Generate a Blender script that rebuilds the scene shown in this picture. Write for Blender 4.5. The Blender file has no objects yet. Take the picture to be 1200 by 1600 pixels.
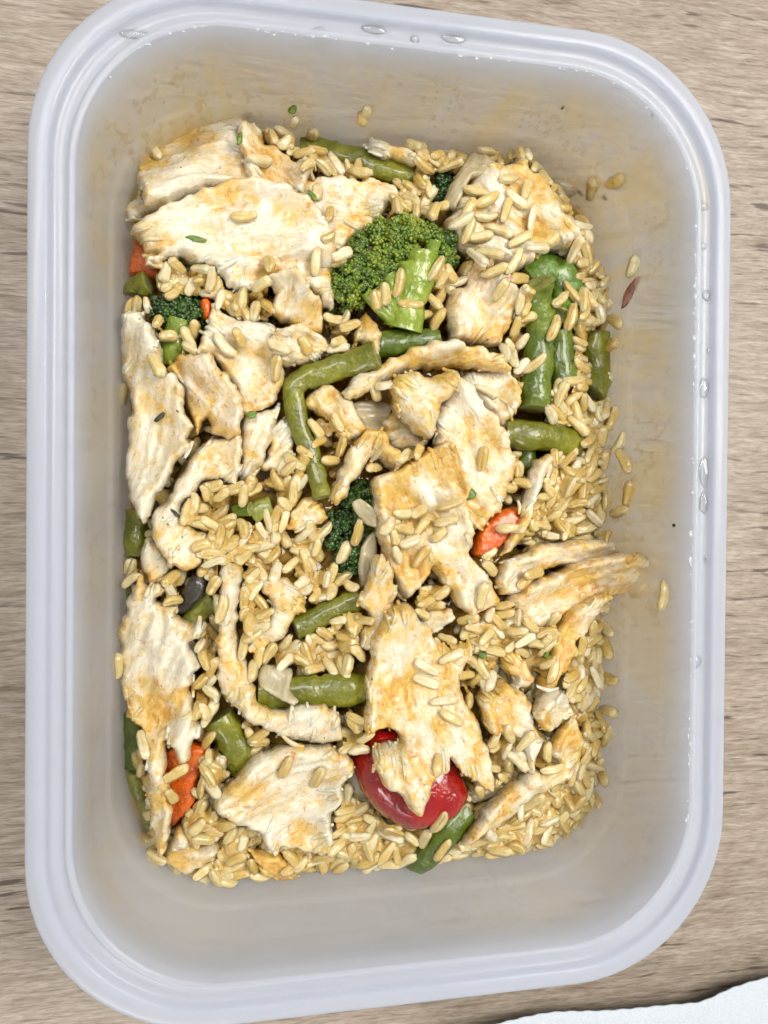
import bpy, math, random
import numpy as np
from mathutils import Matrix, Vector
from mathutils.geometry import delaunay_2d_cdt
random.seed(7); rng = np.random.default_rng(11)
R = math.radians
scene = bpy.context.scene
# ------------------------------------------------------------------ camera
CAM = np.array([-37.5, 0.9, 212.8]); ROT = (-0.0113, -0.1923, 0.0087); FPX = 1204.0   # mm, radians, focal in px of 1200x1600
cam_d = bpy.data.cameras.new('camera'); cam = bpy.data.objects.new('camera', cam_d); scene.collection.objects.link(cam)
cam.location = CAM * 0.001; cam.rotation_euler = ROT
cam_d.sensor_fit = 'VERTICAL'; cam_d.sensor_height = 24.0; cam_d.lens = FPX / 1600 * 24.0
cam_d.clip_start = 0.005; cam_d.clip_end = 20
cam_d.dof.use_dof = True; cam_d.dof.focus_distance = 0.192; cam_d.dof.aperture_fstop = 16.0
scene.camera = cam
# ------------------------------------------------------------------ light
world = bpy.data.worlds.new('World'); scene.world = world; world.use_nodes = True
wb = world.node_tree.nodes['Background']; wb.inputs[0].default_value = (0.90, 0.94, 1.0, 1); wb.inputs[1].default_value = 0.42
def panel(name, loc, target, sx, sy, power, col):
    l = bpy.data.lights.new(name, 'AREA'); l.shape = 'RECTANGLE'; l.size = sx; l.size_y = sy; l.energy = power; l.color = col
    o = bpy.data.objects.new(name, l); scene.collection.objects.link(o); o.location = loc
    o.rotation_euler = (Vector(target) - Vector(loc)).to_track_quat('-Z', 'Y').to_euler()
panel('ceiling_panel_light', (0.42, 0.20, 0.80), (0, 0, 0), 0.46, 0.32, 9.4, (1.0, 0.955, 0.885))
panel('far_ceiling_panel_light', (-0.30, 0.46, 1.15), (0, 0, 0), 0.7, 0.26, 8.6, (1.0, 0.97, 0.93))
panel('added_low_side_light', (-0.25, -0.85, 0.55), (0.03, -0.05, 0), 0.40, 0.30, 4.8, (1.0, 0.97, 0.92))  # added lamp: makes the towel edge cast a shadow, brightens the upper wall
scene.view_settings.view_transform = 'Standard'; scene.view_settings.look = 'None'
scene.view_settings.exposure = -0.17; scene.view_settings.gamma = 1.0
scene.render.engine = 'CYCLES'
scene.cycles.use_denoising = True; scene.cycles.max_bounces = 5; scene.cycles.diffuse_bounces = 3; scene.cycles.glossy_bounces = 2; scene.cycles.transparent_max_bounces = 12
scene.cycles.use_adaptive_sampling = True; scene.cycles.adaptive_threshold = 0.045; scene.cycles.adaptive_min_samples = 12
scene.cycles.caustics_refractive = False; scene.cycles.caustics_reflective = False; scene.cycles.sample_clamp_indirect = 6
# ------------------------------------------------------------------ picture plane -> place
def _rot(a, b, c):
    ca, sa, cb, sb, cc, sc = math.cos(a), math.sin(a), math.cos(b), math.sin(b), math.cos(c), math.sin(c)
    return np.array([[cc,-sc,0],[sc,cc,0],[0,0,1]]) @ np.array([[cb,0,sb],[0,1,0],[-sb,0,cb]]) @ np.array([[1,0,0],[0,ca,-sa],[0,sa,ca]])
RM = _rot(*ROT)
def ray(x, y):
    d = RM @ np.array([(x - 600) / FPX, (800 - y) / FPX, -1.0]); return d
def at(x, y, z):                       # pixel of the photograph -> point (mm) on the level z
    d = ray(x, y); t = (z - CAM[2]) / d[2]; return CAM + d * t
CR = {'A': (160,140,3.0), 'B': (480,180,1200/540), 'C': (160,440,3.0), 'D': (420,500,3.0), 'E': (160,740,3.0),
      'F': (520,780,1200/520), 'G': (160,1040,3.0), 'H': (520,1040,2.4), 'P': (0,0,1.0)}
def ol(c, s):                          # 'x,y x,y ...' measured in an enlarged crop -> pixels
    ox, oy, k = CR[c]
    return [(ox + float(a.split(',')[0]) / k, oy + float(a.split(',')[1]) / k) for a in s.split()]
# ------------------------------------------------------------------ numpy noise
_T = rng.random((256, 256))
def vn(x, y, s=0):                     # value noise -1..1
    x = np.asarray(x, float) + s * 17.31; y = np.asarray(y, float) + s * 7.77
    xi = np.floor(x).astype(int); yi = np.floor(y).astype(int); fx = x - xi; fy = y - yi
    fx = fx*fx*fx*(fx*(fx*6-15)+10); fy = fy*fy*fy*(fy*(fy*6-15)+10)
    g = lambda i, j: _T[(xi + i) % 256, (yi + j) % 256]
    return 2 * ((g(0,0)*(1-fx) + g(1,0)*fx)*(1-fy) + (g(0,1)*(1-fx) + g(1,1)*fx)*fy) - 1
def fbm(x, y, s=0, o=3):
    return sum(vn(x * 2**k, y * 2**k, s + k) * 0.5**k for k in range(o))
# ------------------------------------------------------------------ material helpers
class NT:
    def __init__(s, name):
        s.m = bpy.data.materials.new(name); s.m.use_nodes = True; s.t = s.m.node_tree; s.n = s.t.nodes; s.n.clear()
        s.out = s.add('ShaderNodeOutputMaterial')
    def add(s, ty, **k):
        n = s.n.new(ty)
        for a, v in k.items(): setattr(n, a, v)
        return n
    def put(s, sock, v):
        if hasattr(v, 'is_output') or isinstance(v, bpy.types.NodeSocket): s.t.links.new(v, sock)
        else: sock.default_value = v
    def surf(s, v): s.t.links.new(v, s.out.inputs['Surface'])
    def attr(s, name, ch='Fac'): return s.add('ShaderNodeAttribute', attribute_name=name).outputs[ch]
    def coord(s, w='Object'): return s.add('ShaderNodeTexCoord').outputs[w]
    def map(s, v, sc=(1,1,1), rot=(0,0,0), loc=(0,0,0)):
        n = s.add('ShaderNodeMapping'); s.put(n.inputs[0], v); n.inputs['Scale'].default_value = sc; n.inputs['Rotation'].default_value = rot; n.inputs['Location'].default_value = loc
        return n.outputs[0]
    def noise(s, v, scale, det=3, rough=0.55, dist=0.0, o='Fac'):
        n = s.add('ShaderNodeTexNoise'); s.put(n.inputs['Vector'], v); n.inputs['Scale'].default_value = scale
        n.inputs['Detail'].default_value = det; n.inputs['Roughness'].default_value = rough; n.inputs['Distortion'].default_value = dist
        return n.outputs[o]
    def voro(s, v, scale, rnd=1.0):
        n = s.add('ShaderNodeTexVoronoi'); s.put(n.inputs['Vector'], v); n.inputs['Scale'].default_value = scale; n.inputs['Randomness'].default_value = rnd
        return n.outputs['Distance']
    def ramp(s, v, *st):
        n = s.add('ShaderNodeValToRGB'); s.put(n.inputs[0], v); e = n.color_ramp.elements
        while len(e) < len(st): e.new(0.5)
        for k, (p, c) in enumerate(st):
            e[k].position = p; e[k].color = (c, c, c, 1) if isinstance(c, (int, float)) else (*c, 1)
        return n.outputs[0]
    def mix(s, f, a, b, mode='MIX'):
        n = s.add('ShaderNodeMix', data_type='RGBA', blend_type=mode)
        for k, v in ((0, f), (6, a), (7, b)):
            if isinstance(v, tuple) and len(v) == 3: v = (*v, 1)
            s.put(n.inputs[k], v)
        return n.outputs[2]
    def math(s, op, a, b=0.5, c=None):
        n = s.add('ShaderNodeMath', operation=op); s.put(n.inputs[0], a); s.put(n.inputs[1], b)
        if c is not None: s.put(n.inputs[2], c)
        return n.outputs[0]
    def bump(s, h, st, dist, nrm=None):
        n = s.add('ShaderNodeBump'); s.put(n.inputs['Height'], h); n.inputs['Strength'].default_value = st; n.inputs['Distance'].default_value = dist
        if nrm is not None: s.put(n.inputs['Normal'], nrm)
        return n.outputs[0]
    def bsdf(s, **k):
        n = s.add('ShaderNodeBsdfPrincipled')
        for a, v in k.items():
            a = a.replace('_', ' ')
            if isinstance(v, tuple) and len(v) == 3 and a in ('Base Color', 'Coat Tint', 'Specular Tint'): v = (*v, 1)
            s.put(n.inputs[a], v)
        return n.outputs[0]
    def shmix(s, f, a, b):
        n = s.add('ShaderNodeMixShader'); s.put(n.inputs[0], f); s.put(n.inputs[1], a); s.put(n.inputs[2], b); return n.outputs[0]
M = {}
def mat_wood():
    t = NT('pale oak laminate'); c = t.coord()
    w = t.noise(t.map(c, (7, 16, 1)), 3.0, 2, o='Color')
    wv = t.add('ShaderNodeVectorMath', operation='MULTIPLY_ADD'); t.put(wv.inputs[0], w); wv.inputs[1].default_value = (0, 0.0055, 0); t.put(wv.inputs[2], c)
    v = wv.outputs[0]
    broad = t.noise(t.map(v, (6.0, 45, 1)), 1.0, 3, 0.6)
    mid = t.noise(t.map(v, (34, 330, 1)), 1.0, 4, 0.65)
    thin = t.noise(t.map(v, (85, 800, 1)), 1.0, 3, 0.6)
    fine = t.noise(t.map(v, (260, 1900, 1)), 1.0, 2, 0.6)
    col = t.ramp(broad, (0.30, (0.215, 0.165, 0.120)), (0.50, (0.345, 0.275, 0.208)), (0.70, (0.50, 0.425, 0.345)))
    col = t.mix(0.55, col, t.ramp(mid, (0.26, (0.165, 0.115, 0.078)), (0.46, (0.385, 0.315, 0.245)), (0.72, (0.60, 0.535, 0.455))))
    col = t.mix(0.42, col, t.ramp(thin, (0.30, (0.12, 0.082, 0.054)), (0.48, (0.37, 0.30, 0.232)), (0.70, (0.60, 0.535, 0.46))))
    col = t.mix(t.ramp(fine, (0.33, 0.5), (0.60, 0.0)), col, (0.16, 0.115, 0.080))
    fis = t.math('MULTIPLY', t.ramp(t.noise(t.map(v, (60, 560, 1)), 1.0, 2, 0.5), (0.32, 1.0), (0.40, 0.0)), t.ramp(t.noise(t.map(v, (11, 34, 1)), 1.0, 1), (0.40, 0.0), (0.58, 1.0)))
    col = t.mix(t.math('MULTIPLY', fis, 0.85), col, (0.070, 0.045, 0.028))
    pore = t.ramp(t.noise(t.map(v, (150, 1500, 1)), 1.0, 1, 0.5), (0.27, 1.0), (0.36, 0.0))
    col = t.mix(t.math('MULTIPLY', pore, 0.45), col, (0.09, 0.06, 0.04))
    h = t.math('SUBTRACT', t.math('ADD', mid, t.math('MULTIPLY', t.math('ADD', fine, thin), 0.5)), fis)
    col = t.mix(1.0, col, (0.83, 0.83, 0.83), 'MULTIPLY')
    t.surf(t.bsdf(Base_Color=col, Roughness=t.ramp(mid, (0.3, 0.5), (0.7, 0.38)), Specular_IOR_Level=0.4, Normal=t.bump(h, 0.35, 0.00025)))
    return t.m
def mat_plastic():
    t = NT('cloudy polypropylene'); c = t.coord()
    # splashes and film of sauce on the inside (wear with its own shape)
    film = t.attr('film')
    smear = t.noise(t.map(c, (1, 1, 0.45)), 34, 5, 0.66, 1.0)
    spot = t.noise(t.map(c, (1, 1, 0.7)), 420, 2, 0.5)
    f1 = t.math('MULTIPLY', film, t.ramp(smear, (0.38, 0.20), (0.60, 1.0)))
    f2 = t.math('MULTIPLY', film, t.ramp(spot, (0.58, 0.0), (0.62, 0.95)))
    f3 = t.math('MULTIPLY', film, t.ramp(t.voro(c, 150), (0.12, 0.9), (0.20, 0.0)))
    gate = t.ramp(t.noise(c, 30, 2), (0.44, 0.0), (0.56, 1.0))
    fm = f1; sp = t.math('MAXIMUM', t.math('MULTIPLY', f2, gate), t.math('MULTIPLY', f3, gate))
    col = t.mix(fm, (0.68, 0.70, 0.745), (0.84, 0.70, 0.41)); col = t.mix(sp, col, (0.52, 0.37, 0.12))
    rimm = t.ramp(t.attr('thin'), (0.60, 1.0), (0.95, 0.0)); col = t.mix(rimm, col, t.mix(film, (0.66, 0.705, 0.80), (0.70, 0.58, 0.34)))
    bh = t.math('ADD', t.math('MULTIPLY', t.noise(c, 900, 2), 0.35), t.math('MULTIPLY', t.math('MULTIPLY', spot, film), 2.0))
    nb = t.bump(bh, 0.22, 0.0003)
    body = t.bsdf(Base_Color=col, Roughness=t.ramp(smear, (0.3, 0.26), (0.7, 0.15)), Specular_IOR_Level=0.5, Normal=nb)
    tr = t.add('ShaderNodeBsdfTranslucent'); t.put(tr.inputs[0], t.mix(rimm, t.mix(fm, (0.80, 0.82, 0.86), (0.94, 0.82, 0.54)), (0.80, 0.84, 0.91))); t.put(tr.inputs['Normal'], nb)
    clear = t.add('ShaderNodeBsdfTransparent'); t.put(clear.inputs[0], t.mix(fm, (0.94, 0.95, 0.965), (0.95, 0.86, 0.64)))
    s = t.shmix(0.50, body, tr.outputs[0])
    t.surf(t.shmix(t.math('MULTIPLY', t.attr('thin'), 0.58), s, clear.outputs[0]))
    return t.m
def mat_chicken():
    t = NT('cooked chicken'); uv0 = t.attr('fib', 'Vector')
    wn = t.noise(uv0, 0.16, 2, o='Color'); wv = t.add('ShaderNodeVectorMath', operation='MULTIPLY_ADD'); t.put(wv.inputs[0], wn); wv.inputs[1].default_value = (5, 5, 0); t.put(wv.inputs[2], uv0); uv = wv.outputs[0]
    st = t.attr('stain'); br = t.attr('brown')
    fibn = t.noise(t.map(uv, (0.14, 1.25, 1)), 1.0, 3, 0.55, 0.4)
    fine = t.noise(uv, 1.3, 4, 0.62)
    mott = t.noise(uv, 0.36, 3, 0.6)
    col = t.mix(t.ramp(t.math('ADD', t.math('MULTIPLY', fibn, 0.6), t.math('MULTIPLY', mott, 0.4)), (0.34, 0.0), (0.62, 1.0)), (0.63, 0.555, 0.40), (0.725, 0.68, 0.545))
    s1 = t.math('ADD', st, t.math('MULTIPLY', t.math('SUBTRACT', t.noise(uv, 0.30, 5, 0.66), 0.5), 2.0))
    s1 = t.ramp(s1, (0.16, 0.0), (0.42, 0.40), (0.74, 0.95))
    col = t.mix(s1, col, t.mix(fine, (0.58, 0.345, 0.04), (0.65, 0.455, 0.12)))
    s2 = t.ramp(t.math('ADD', t.noise(uv, 0.55, 4, 0.65), t.math('MULTIPLY', st, 0.20)), (0.64, 0.0), (0.76, 0.8))
    col = t.mix(s2, col, (0.52, 0.235, 0.025))
    b1 = t.math('MULTIPLY', br, t.ramp(fine, (0.3, 0.35), (0.7, 1.0)))
    col = t.mix(b1, col, (0.30, 0.155, 0.055))
    pep = t.ramp(t.voro(uv, 0.30), (0.05, 1.0), (0.09, 0.0))
    pg = t.ramp(t.noise(uv0, 0.09, 1), (0.50, 0.0), (0.56, 1.0))
    col = t.mix(t.math('MULTIPLY', pep, pg), col, (0.045, 0.025, 0.012))
    h = t.math('ADD', t.math('MULTIPLY', fibn, 0.9), t.math('MULTIPLY', fine, 0.3))
    nb = t.bump(h, 0.42, 0.0011)
    cn = t.bump(t.noise(uv0, 0.95, 3, 0.6), 0.7, 0.0008)
    wet = t.noise(uv, 0.42, 3, 0.6)
    t.surf(t.bsdf(Base_Color=col, Roughness=t.ramp(wet, (0.36, 0.42), (0.60, 0.22)), Subsurface_Weight=0.35, Subsurface_Radius=(1.0, 0.60, 0.32), Subsurface_Scale=0.0015,
                  Specular_IOR_Level=0.5, Coat_Weight=t.ramp(wet, (0.36, 0.15), (0.54, 1.0)), Coat_Roughness=0.07, Coat_Normal=cn, Normal=nb))
    return t.m
def mat_rice():
    t = NT('cooked brown rice'); c = t.coord('Object')
    r = t.math('FRACT', t.math('ADD', t.add('ShaderNodeNewGeometry').outputs['Random Per Island'], t.add('ShaderNodeObjectInfo').outputs['Random']))
    col = t.ramp(r, (0.0, (0.57, 0.405, 0.115)), (0.3, (0.64, 0.495, 0.19)), (0.7, (0.70, 0.59, 0.30)), (1.0, (0.76, 0.70, 0.50)))
    gl = t.add('ShaderNodeNewGeometry').outputs['Position']
    n1 = t.noise(gl, 330, 3)
    col = t.mix(t.ramp(n1, (0.48, 0.0), (0.70, 0.45)), col, (0.56, 0.32, 0.045))
    col = t.mix(t.ramp(t.attr('tip'), (0.66, 0.0), (1.0, 0.5)), col, (0.72, 0.63, 0.45))
    nb = t.bump(t.math('ADD', t.noise(gl, 700, 3), t.math('MULTIPLY', t.attr('rib'), 1.3)), 0.6, 0.0006)
    b = t.bsdf(Base_Color=col, Roughness=t.ramp(t.noise(gl, 260, 2), (0.4, 0.32), (0.65, 0.14)), Subsurface_Weight=0.6, Subsurface_Radius=(1.0, 0.7, 0.35), Subsurface_Scale=0.0009,
                  Specular_IOR_Level=0.5, Coat_Weight=0.8, Coat_Roughness=0.07, Normal=nb)
    tp = t.add('ShaderNodeBsdfTransparent'); tp.inputs[0].default_value = (0.95, 0.86, 0.62, 1)
    t.surf(t.shmix(0.12, b, tp.outputs[0])); return t.m
def mat_veg(name, lo, mid, hi, scale=160, rough=0.36, coat=0.45, bump=0.5, sss=0.2, island=False, stretch=(1,1,1)):
    t = NT(name); c = t.map(t.coord('Object'), stretch)
    f = t.noise(c, scale, 4, 0.6)
    if island: f = t.math('ADD', t.math('MULTIPLY', f, 0.75), t.math('MULTIPLY', t.add('ShaderNodeNewGeometry').outputs['Random Per Island'], 0.25))
    col = t.ramp(f, (0.30, lo), (0.52, mid), (0.74, hi))
    nb = t.bump(t.math('ADD', t.noise(c, scale * 4, 3), t.math('MULTIPLY', t.noise(c, scale * 1.6, 2), 1.2)), bump * 1.5, 0.0007)
    t.surf(t.bsdf(Base_Color=col, Roughness=rough, Subsurface_Weight=sss, Subsurface_Radius=(0.8, 0.6, 0.2), Subsurface_Scale=0.0012, Coat_Weight=coat, Coat_Roughness=0.07, Normal=nb))
    return t.m
def mat_onion():
    t = NT('soft cooked onion'); uv = t.attr('fib', 'Vector')
    f = t.noise(t.map(uv, (0.12, 1.1, 1)), 1.0, 3)
    col = t.ramp(f, (0.3, (0.58, 0.48, 0.27)), (0.7, (0.74, 0.68, 0.50)))
    b = t.bsdf(Base_Color=col, Roughness=0.2, Subsurface_Weight=0.5, Subsurface_Radius=(1, 0.7, 0.4), Subsurface_Scale=0.002, Coat_Weight=0.6, Coat_Roughness=0.07, Normal=t.bump(f, 0.4, 0.0006))
    tp = t.add('ShaderNodeBsdfTransparent'); tp.inputs[0].default_value = (0.9, 0.8, 0.6, 1)
    t.surf(t.shmix(0.38, b, tp.outputs[0])); return t.m
def mat_sauce():
    t = NT('oily orange sauce'); c = t.coord()
    b = t.bsdf(Base_Color=t.ramp(t.noise(c, 90, 3), (0.3, (0.36, 0.19, 0.022)), (0.7, (0.52, 0.31, 0.055))), Roughness=0.08, Coat_Weight=0.6, Coat_Roughness=0.03, Normal=t.bump(t.noise(c, 130, 2), 0.2, 0.0008))
    tp = t.add('ShaderNodeBsdfTransparent'); tp.inputs[0].default_value = (0.90, 0.70, 0.36, 1)
    t.surf(t.shmix(0.50, b, tp.outputs[0])); return t.m
def mat_mash():
    t = NT('sticky golden glaze'); c = t.coord()
    n = t.noise(c, 420, 3)
    t.surf(t.bsdf(Base_Color=t.ramp(n, (0.3, (0.46, 0.275, 0.05)), (0.7, (0.62, 0.44, 0.15))), Roughness=0.22, Coat_Weight=0.8, Coat_Roughness=0.06, Normal=t.bump(t.noise(c, 650, 3), 0.6, 0.0006))); return t.m
def mat_drop():
    t = NT('clear water')
    g = t.add('ShaderNodeBsdfGlossy'); g.inputs['Roughness'].default_value = 0.02
    tp = t.add('ShaderNodeBsdfTransparent'); tp.inputs[0].default_value = (0.96, 0.97, 0.97, 1)
    fr = t.add('ShaderNodeFresnel'); fr.inputs[0].default_value = 1.33
    t.surf(t.shmix(t.math('MULTIPLY', fr.outputs[0], 1.6), tp.outputs[0], g.outputs[0])); return t.m
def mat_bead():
    t = NT('moisture with painted glints'); tp = t.add('ShaderNodeBsdfTransparent')
    t.surf(t.shmix(0.72, t.bsdf(Base_Color=(0.85, 0.88, 0.9), Roughness=0.06, Coat_Weight=1.0, Coat_Roughness=0.03), tp.outputs[0])); return t.m  # white base colour paints in the lamp glints on the beads
def mat_paper():
    t = NT('white paper'); c = t.coord()
    f = t.noise(c, 1500, 3)
    t.surf(t.bsdf(Base_Color=t.ramp(f, (0.3, (0.46, 0.50, 0.54)), (0.7, (0.53, 0.57, 0.61))), Roughness=0.9, Specular_IOR_Level=0.1, Normal=t.bump(f, 0.5, 0.0003)))
    return t.m
M['wood'] = mat_wood(); M['plastic'] = mat_plastic(); M['chicken'] = mat_chicken(); M['rice'] = mat_rice(); M['onion'] = mat_onion()
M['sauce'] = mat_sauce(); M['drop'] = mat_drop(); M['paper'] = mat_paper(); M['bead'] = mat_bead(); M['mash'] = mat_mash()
M['bean'] = mat_veg('olive green bean skin', (0.080, 0.090, 0.004), (0.150, 0.155, 0.006), (0.25, 0.24, 0.018), 150, stretch=(1, 1, 1))
M['beandark'] = mat_veg('dark green bean skin', (0.048, 0.080, 0.004), (0.090, 0.135, 0.007), (0.16, 0.21, 0.015), 150)
M['beanlight'] = mat_veg('yellow green bean skin', (0.13, 0.15, 0.015), (0.23, 0.235, 0.03), (0.36, 0.34, 0.07), 150)
M['beanbright'] = mat_veg('bright green pod', (0.05, 0.11, 0.010), (0.10, 0.19, 0.016), (0.19, 0.29, 0.035), 150)
M['cut'] = mat_veg('pale bean flesh', (0.14, 0.15, 0.03), (0.24, 0.24, 0.06), (0.38, 0.36, 0.12), 500, rough=0.3)
M['carrot'] = mat_veg('cooked carrot', (0.50, 0.085, 0.006), (0.64, 0.125, 0.008), (0.72, 0.20, 0.02), 200, rough=0.2, sss=0.4)
M['pepper'] = mat_veg('glossy red skin', (0.20, 0.003, 0.002), (0.31, 0.006, 0.004), (0.40, 0.02, 0.008), 130, rough=0.16, coat=0.8, bump=0.5, sss=0.25)
M['crown'] = mat_veg('broccoli buds', (0.030, 0.070, 0.005), (0.105, 0.175, 0.011), (0.33, 0.34, 0.022), 75, rough=0.35, coat=0.3, bump=0.5, sss=0.1, island=True)
M['crowndark'] = mat_veg('dark broccoli buds', (0.010, 0.034, 0.006), (0.030, 0.08, 0.010), (0.10, 0.17, 0.02), 75, rough=0.32, coat=0.4, bump=0.5, sss=0.1, island=True)
M['stalk'] = mat_veg('broccoli stalk', (0.12, 0.19, 0.016), (0.22, 0.29, 0.030), (0.36, 0.41, 0.075), 110, rough=0.25, sss=0.3)
M['mushroom'] = mat_veg('dark mushroom', (0.014, 0.012, 0.010), (0.045, 0.040, 0.034), (0.13, 0.115, 0.095), 160, rough=0.2)
M['herb'] = mat_veg('dark herb', (0.010, 0.014, 0.004), (0.025, 0.028, 0.010), (0.06, 0.06, 0.025), 300, rough=0.4, coat=0.2)
M['herbgreen'] = mat_veg('green herb', (0.06, 0.12, 0.008), (0.12, 0.20, 0.015), (0.24, 0.32, 0.04), 300, rough=0.3, coat=0.3)
M['redonion'] = mat_veg('purple brown onion skin', (0.12, 0.035, 0.025), (0.22, 0.085, 0.06), (0.34, 0.18, 0.11), 200, rough=0.3)
# ------------------------------------------------------------------ object helpers
COL = scene.collection
def mesh_obj(name, verts, faces, mat, parent=None, smooth=True, attrs=None, loc=None):
    me = bpy.data.meshes.new(name)
    v = np.asarray(verts, float)
    if loc is not None: v = v - np.asarray(loc)
    me.from_pydata((v * 0.001).tolist(), [], [tuple(int(i) for i in f) for f in faces])
    if smooth: me.polygons.foreach_set('use_smooth', [True] * len(me.polygons))
    for k, (ty, arr) in (attrs or {}).items():
        a = me.attributes.new(k, ty, 'POINT')
        a.data.foreach_set('vector' if ty == 'FLOAT_VECTOR' else 'value', np.asarray(arr, np.float32).ravel())
    if mat is not None: me.materials.append(mat)
    o = bpy.data.objects.new(name, me); COL.objects.link(o)
    if loc is not None: o.location = np.asarray(loc) * 0.001
    if parent is not None:
        o.parent = parent
        if loc is None: o.location = -parent.location if False else o.location
    return o
def tag(o, label=None, cat=None, group=None, kind=None):
    for k, v in (('label', label), ('category', cat), ('group', group), ('kind', kind)):
        if v: o[k] = v
    return o
# ------------------------------------------------------------------ container measures (mm)
W, L, RO = 155.0, 217.8, 36.9
def rr_dist(x, y, w=W, l=L, r=RO):     # depth of a point inside the rounded outline
    qx = np.abs(x) - (w / 2 - r); qy = np.abs(y) - (l / 2 - r)
    return r - np.where((qx > 0) & (qy > 0), np.hypot(np.maximum(qx, 0), np.maximum(qy, 0)), np.maximum(qx, qy))
WALL = [(49.0, 8.0), (46.0, 8.6), (23.2, 10.8), (22.4, 11.2), (21.4, 11.9), (12.0, 12.9), (8.0, 13.8), (5.0, 15.6), (3.2, 18.0), (2.4, 21.0)]
_wz = np.array([p[0] for p in WALL][::-1]); _wi = np.array([p[1] for p in WALL][::-1])
def wall_inset(z): return np.interp(z, _wz, _wi)
def at_wall(x, y):                     # pixel -> first point on the inner wall or floor
    for z in np.arange(46, 2.4, -0.2):
        p = at(x, y, z)
        if rr_dist(p[0], p[1]) <= wall_inset(z): return p
    return at(x, y, 2.4)
# ------------------------------------------------------------------ table
def ring(inset, n=14, w=W, l=L, r=RO):
    w2, l2 = w/2 - inset, l/2 - inset; r2 = max(r - inset * 0.62, 2.0); p = []
    for cx, cy, a0 in ((w2-r2, l2-r2, 0), (-w2+r2, l2-r2, 90), (-w2+r2, -l2+r2, 180), (w2-r2, -l2+r2, 270)):
        for k in range(n + 1):
            a = R(a0 + 90 * k / n); p.append((cx + r2 * math.cos(a), cy + r2 * math.sin(a)))
    q = []                             # subdivide the straight runs
    for k in range(len(p)):
        a, b = np.array(p[k]), np.array(p[(k + 1) % len(p)]); q.append(a); d = np.linalg.norm(b - a)
        if d > 12:
            m = 16 if abs(b[1] - a[1]) > abs(b[0] - a[0]) else 10
            q += [a + (b - a) * t / m for t in range(1, m)]
    return np.array(q)
tag(mesh_obj('table_top', [(-600,-600,0),(600,-600,0),(600,600,0),(-600,600,0),(-600,-600,-25),(600,-600,-25),(600,600,-25),(-600,600,-25)],
    [(0,1,2,3),(7,6,5,4),(0,4,5,1),(1,5,6,2),(2,6,7,3),(3,7,4,0)], M['wood'], smooth=False), 'pale grey brown oak laminate table with horizontal grain', kind='structure')
# ------------------------------------------------------------------ plastic container
def make_container():
    inside = [(-0.95, 47.2), (-0.6, 47.7), (0.2, 47.95), (2.5, 47.95), (3.0, 47.75), (3.3, 47.1), (3.5, 46.3), (3.9, 45.95), (6.0, 45.9), (6.35, 46.2), (6.55, 47.0), (6.85, 47.5), (7.2, 47.65), (7.8, 47.6), (8.1, 47.2), (8.4, 45.0),
              (9.6, 35.0), (10.7, 23.6), (11.0, 22.7), (11.45, 22.2), (11.8, 21.5), (12.1, 19.0), (12.9, 12.0), (13.8, 8.0), (15.6, 5.0), (18.0, 3.2), (21.0, 2.4), (30.0, 2.2)]
    outside = [(29.0, 0.9), (20.5, 1.0), (17.0, 2.0), (14.2, 4.0), (12.4, 7.5), (11.5, 12.0), (10.7, 19.0), (9.4, 23.6), (8.3, 35.0), (7.2, 44.4), (6.6, 45.0), (4.4, 44.5), (3.3, 44.6), (2.6, 45.8), (2.2, 46.8), (1.4, 46.9), (0.4, 46.0), (0.2, 42.6), (-0.9, 42.5), (-1.0, 46.4)]
    prof = inside + outside
    rings = [ring(i) for i, z in prof]; n = len(rings[0]); V = []; F = []; film = []; thin = []
    nin = len(inside)
    for k, ((i, z), rg) in enumerate(zip(prof, rings)):
        for (x, y) in rg:
            V.append((x, y, z))
            f = 0.0
            if k < nin and z < 46 and i > 8:
                top = max(0, min(1, (y + 20) / 90)); right = max(0, min(1, (x - 5) / 50)); left = max(0, min(1, (-x - 30) / 30))
                f = min(1.0, 0.12 + 0.85 * max(top * 0.95, right * max(0.25, min(1, (y + 75) / 60)), left * 0.3)) * min(1, (46 - z) / 8)
            if k < nin and 3.8 < i < 6.5 and x > 60 and y > 55: f = 0.5 * max(0, 1 - abs(y - 75) / 16)
            film.append(f)
            thin.append(1.0 if (k < nin and z < 45 and i > 8) or (k >= nin and z < 44) else 0.6)
    K = len(prof)
    for k in range(K):
        for j in range(n):
            a, b = k * n + j, k * n + (j + 1) % n
            if k == nin - 1: continue   # floor faces separately
            k2 = (k + 1) % K; c, d = k2 * n + (j + 1) % n, k2 * n + j
            F.append((a, b, c, d))
    F.append([(nin - 1) * n + j for j in range(n)]); F.append([nin * n + j for j in range(n)][::-1])
    root = bpy.data.objects.new('plastic_container', None); COL.objects.link(root)
    tag(root, 'cloudy translucent plastic food container with rounded corners and wide rim, on the table', 'container')
    # split the profile: rim (flange) and tub
    va = np.array(V)
    def sub(name, keep):
        ids = sorted({i for f in keep for i in f}); mp = {o: q for q, o in enumerate(ids)}
        return mesh_obj(name, va[ids], [[mp[i] for i in f] for f in keep], M['plastic'], root, attrs={'film': ('FLOAT', np.array(film)[ids]), 'thin': ('FLOAT', np.array(thin)[ids])})
    rim_k = set(range(0, 14)) | set(range(nin + 9, K))
    rimf = [f for f in F if len(f) == 4 and (f[0] // n) in rim_k]; tub = [f for f in F if not (len(f) == 4 and (f[0] // n) in rim_k)]
    sub('tub', tub); sub('rim', rimf)
    return root
container = make_container()
def inside(poly, x, y):
    c = np.zeros(np.shape(x), bool); x1, y1 = poly[-1]
    for x2, y2 in poly:
        k = ((y2 > y) != (y1 > y)) & (x < (x1 - x2) * (y - y2) / (y1 - y2 + 1e-12) + x2); c ^= k; x1, y1 = x2, y2
    return c
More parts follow.
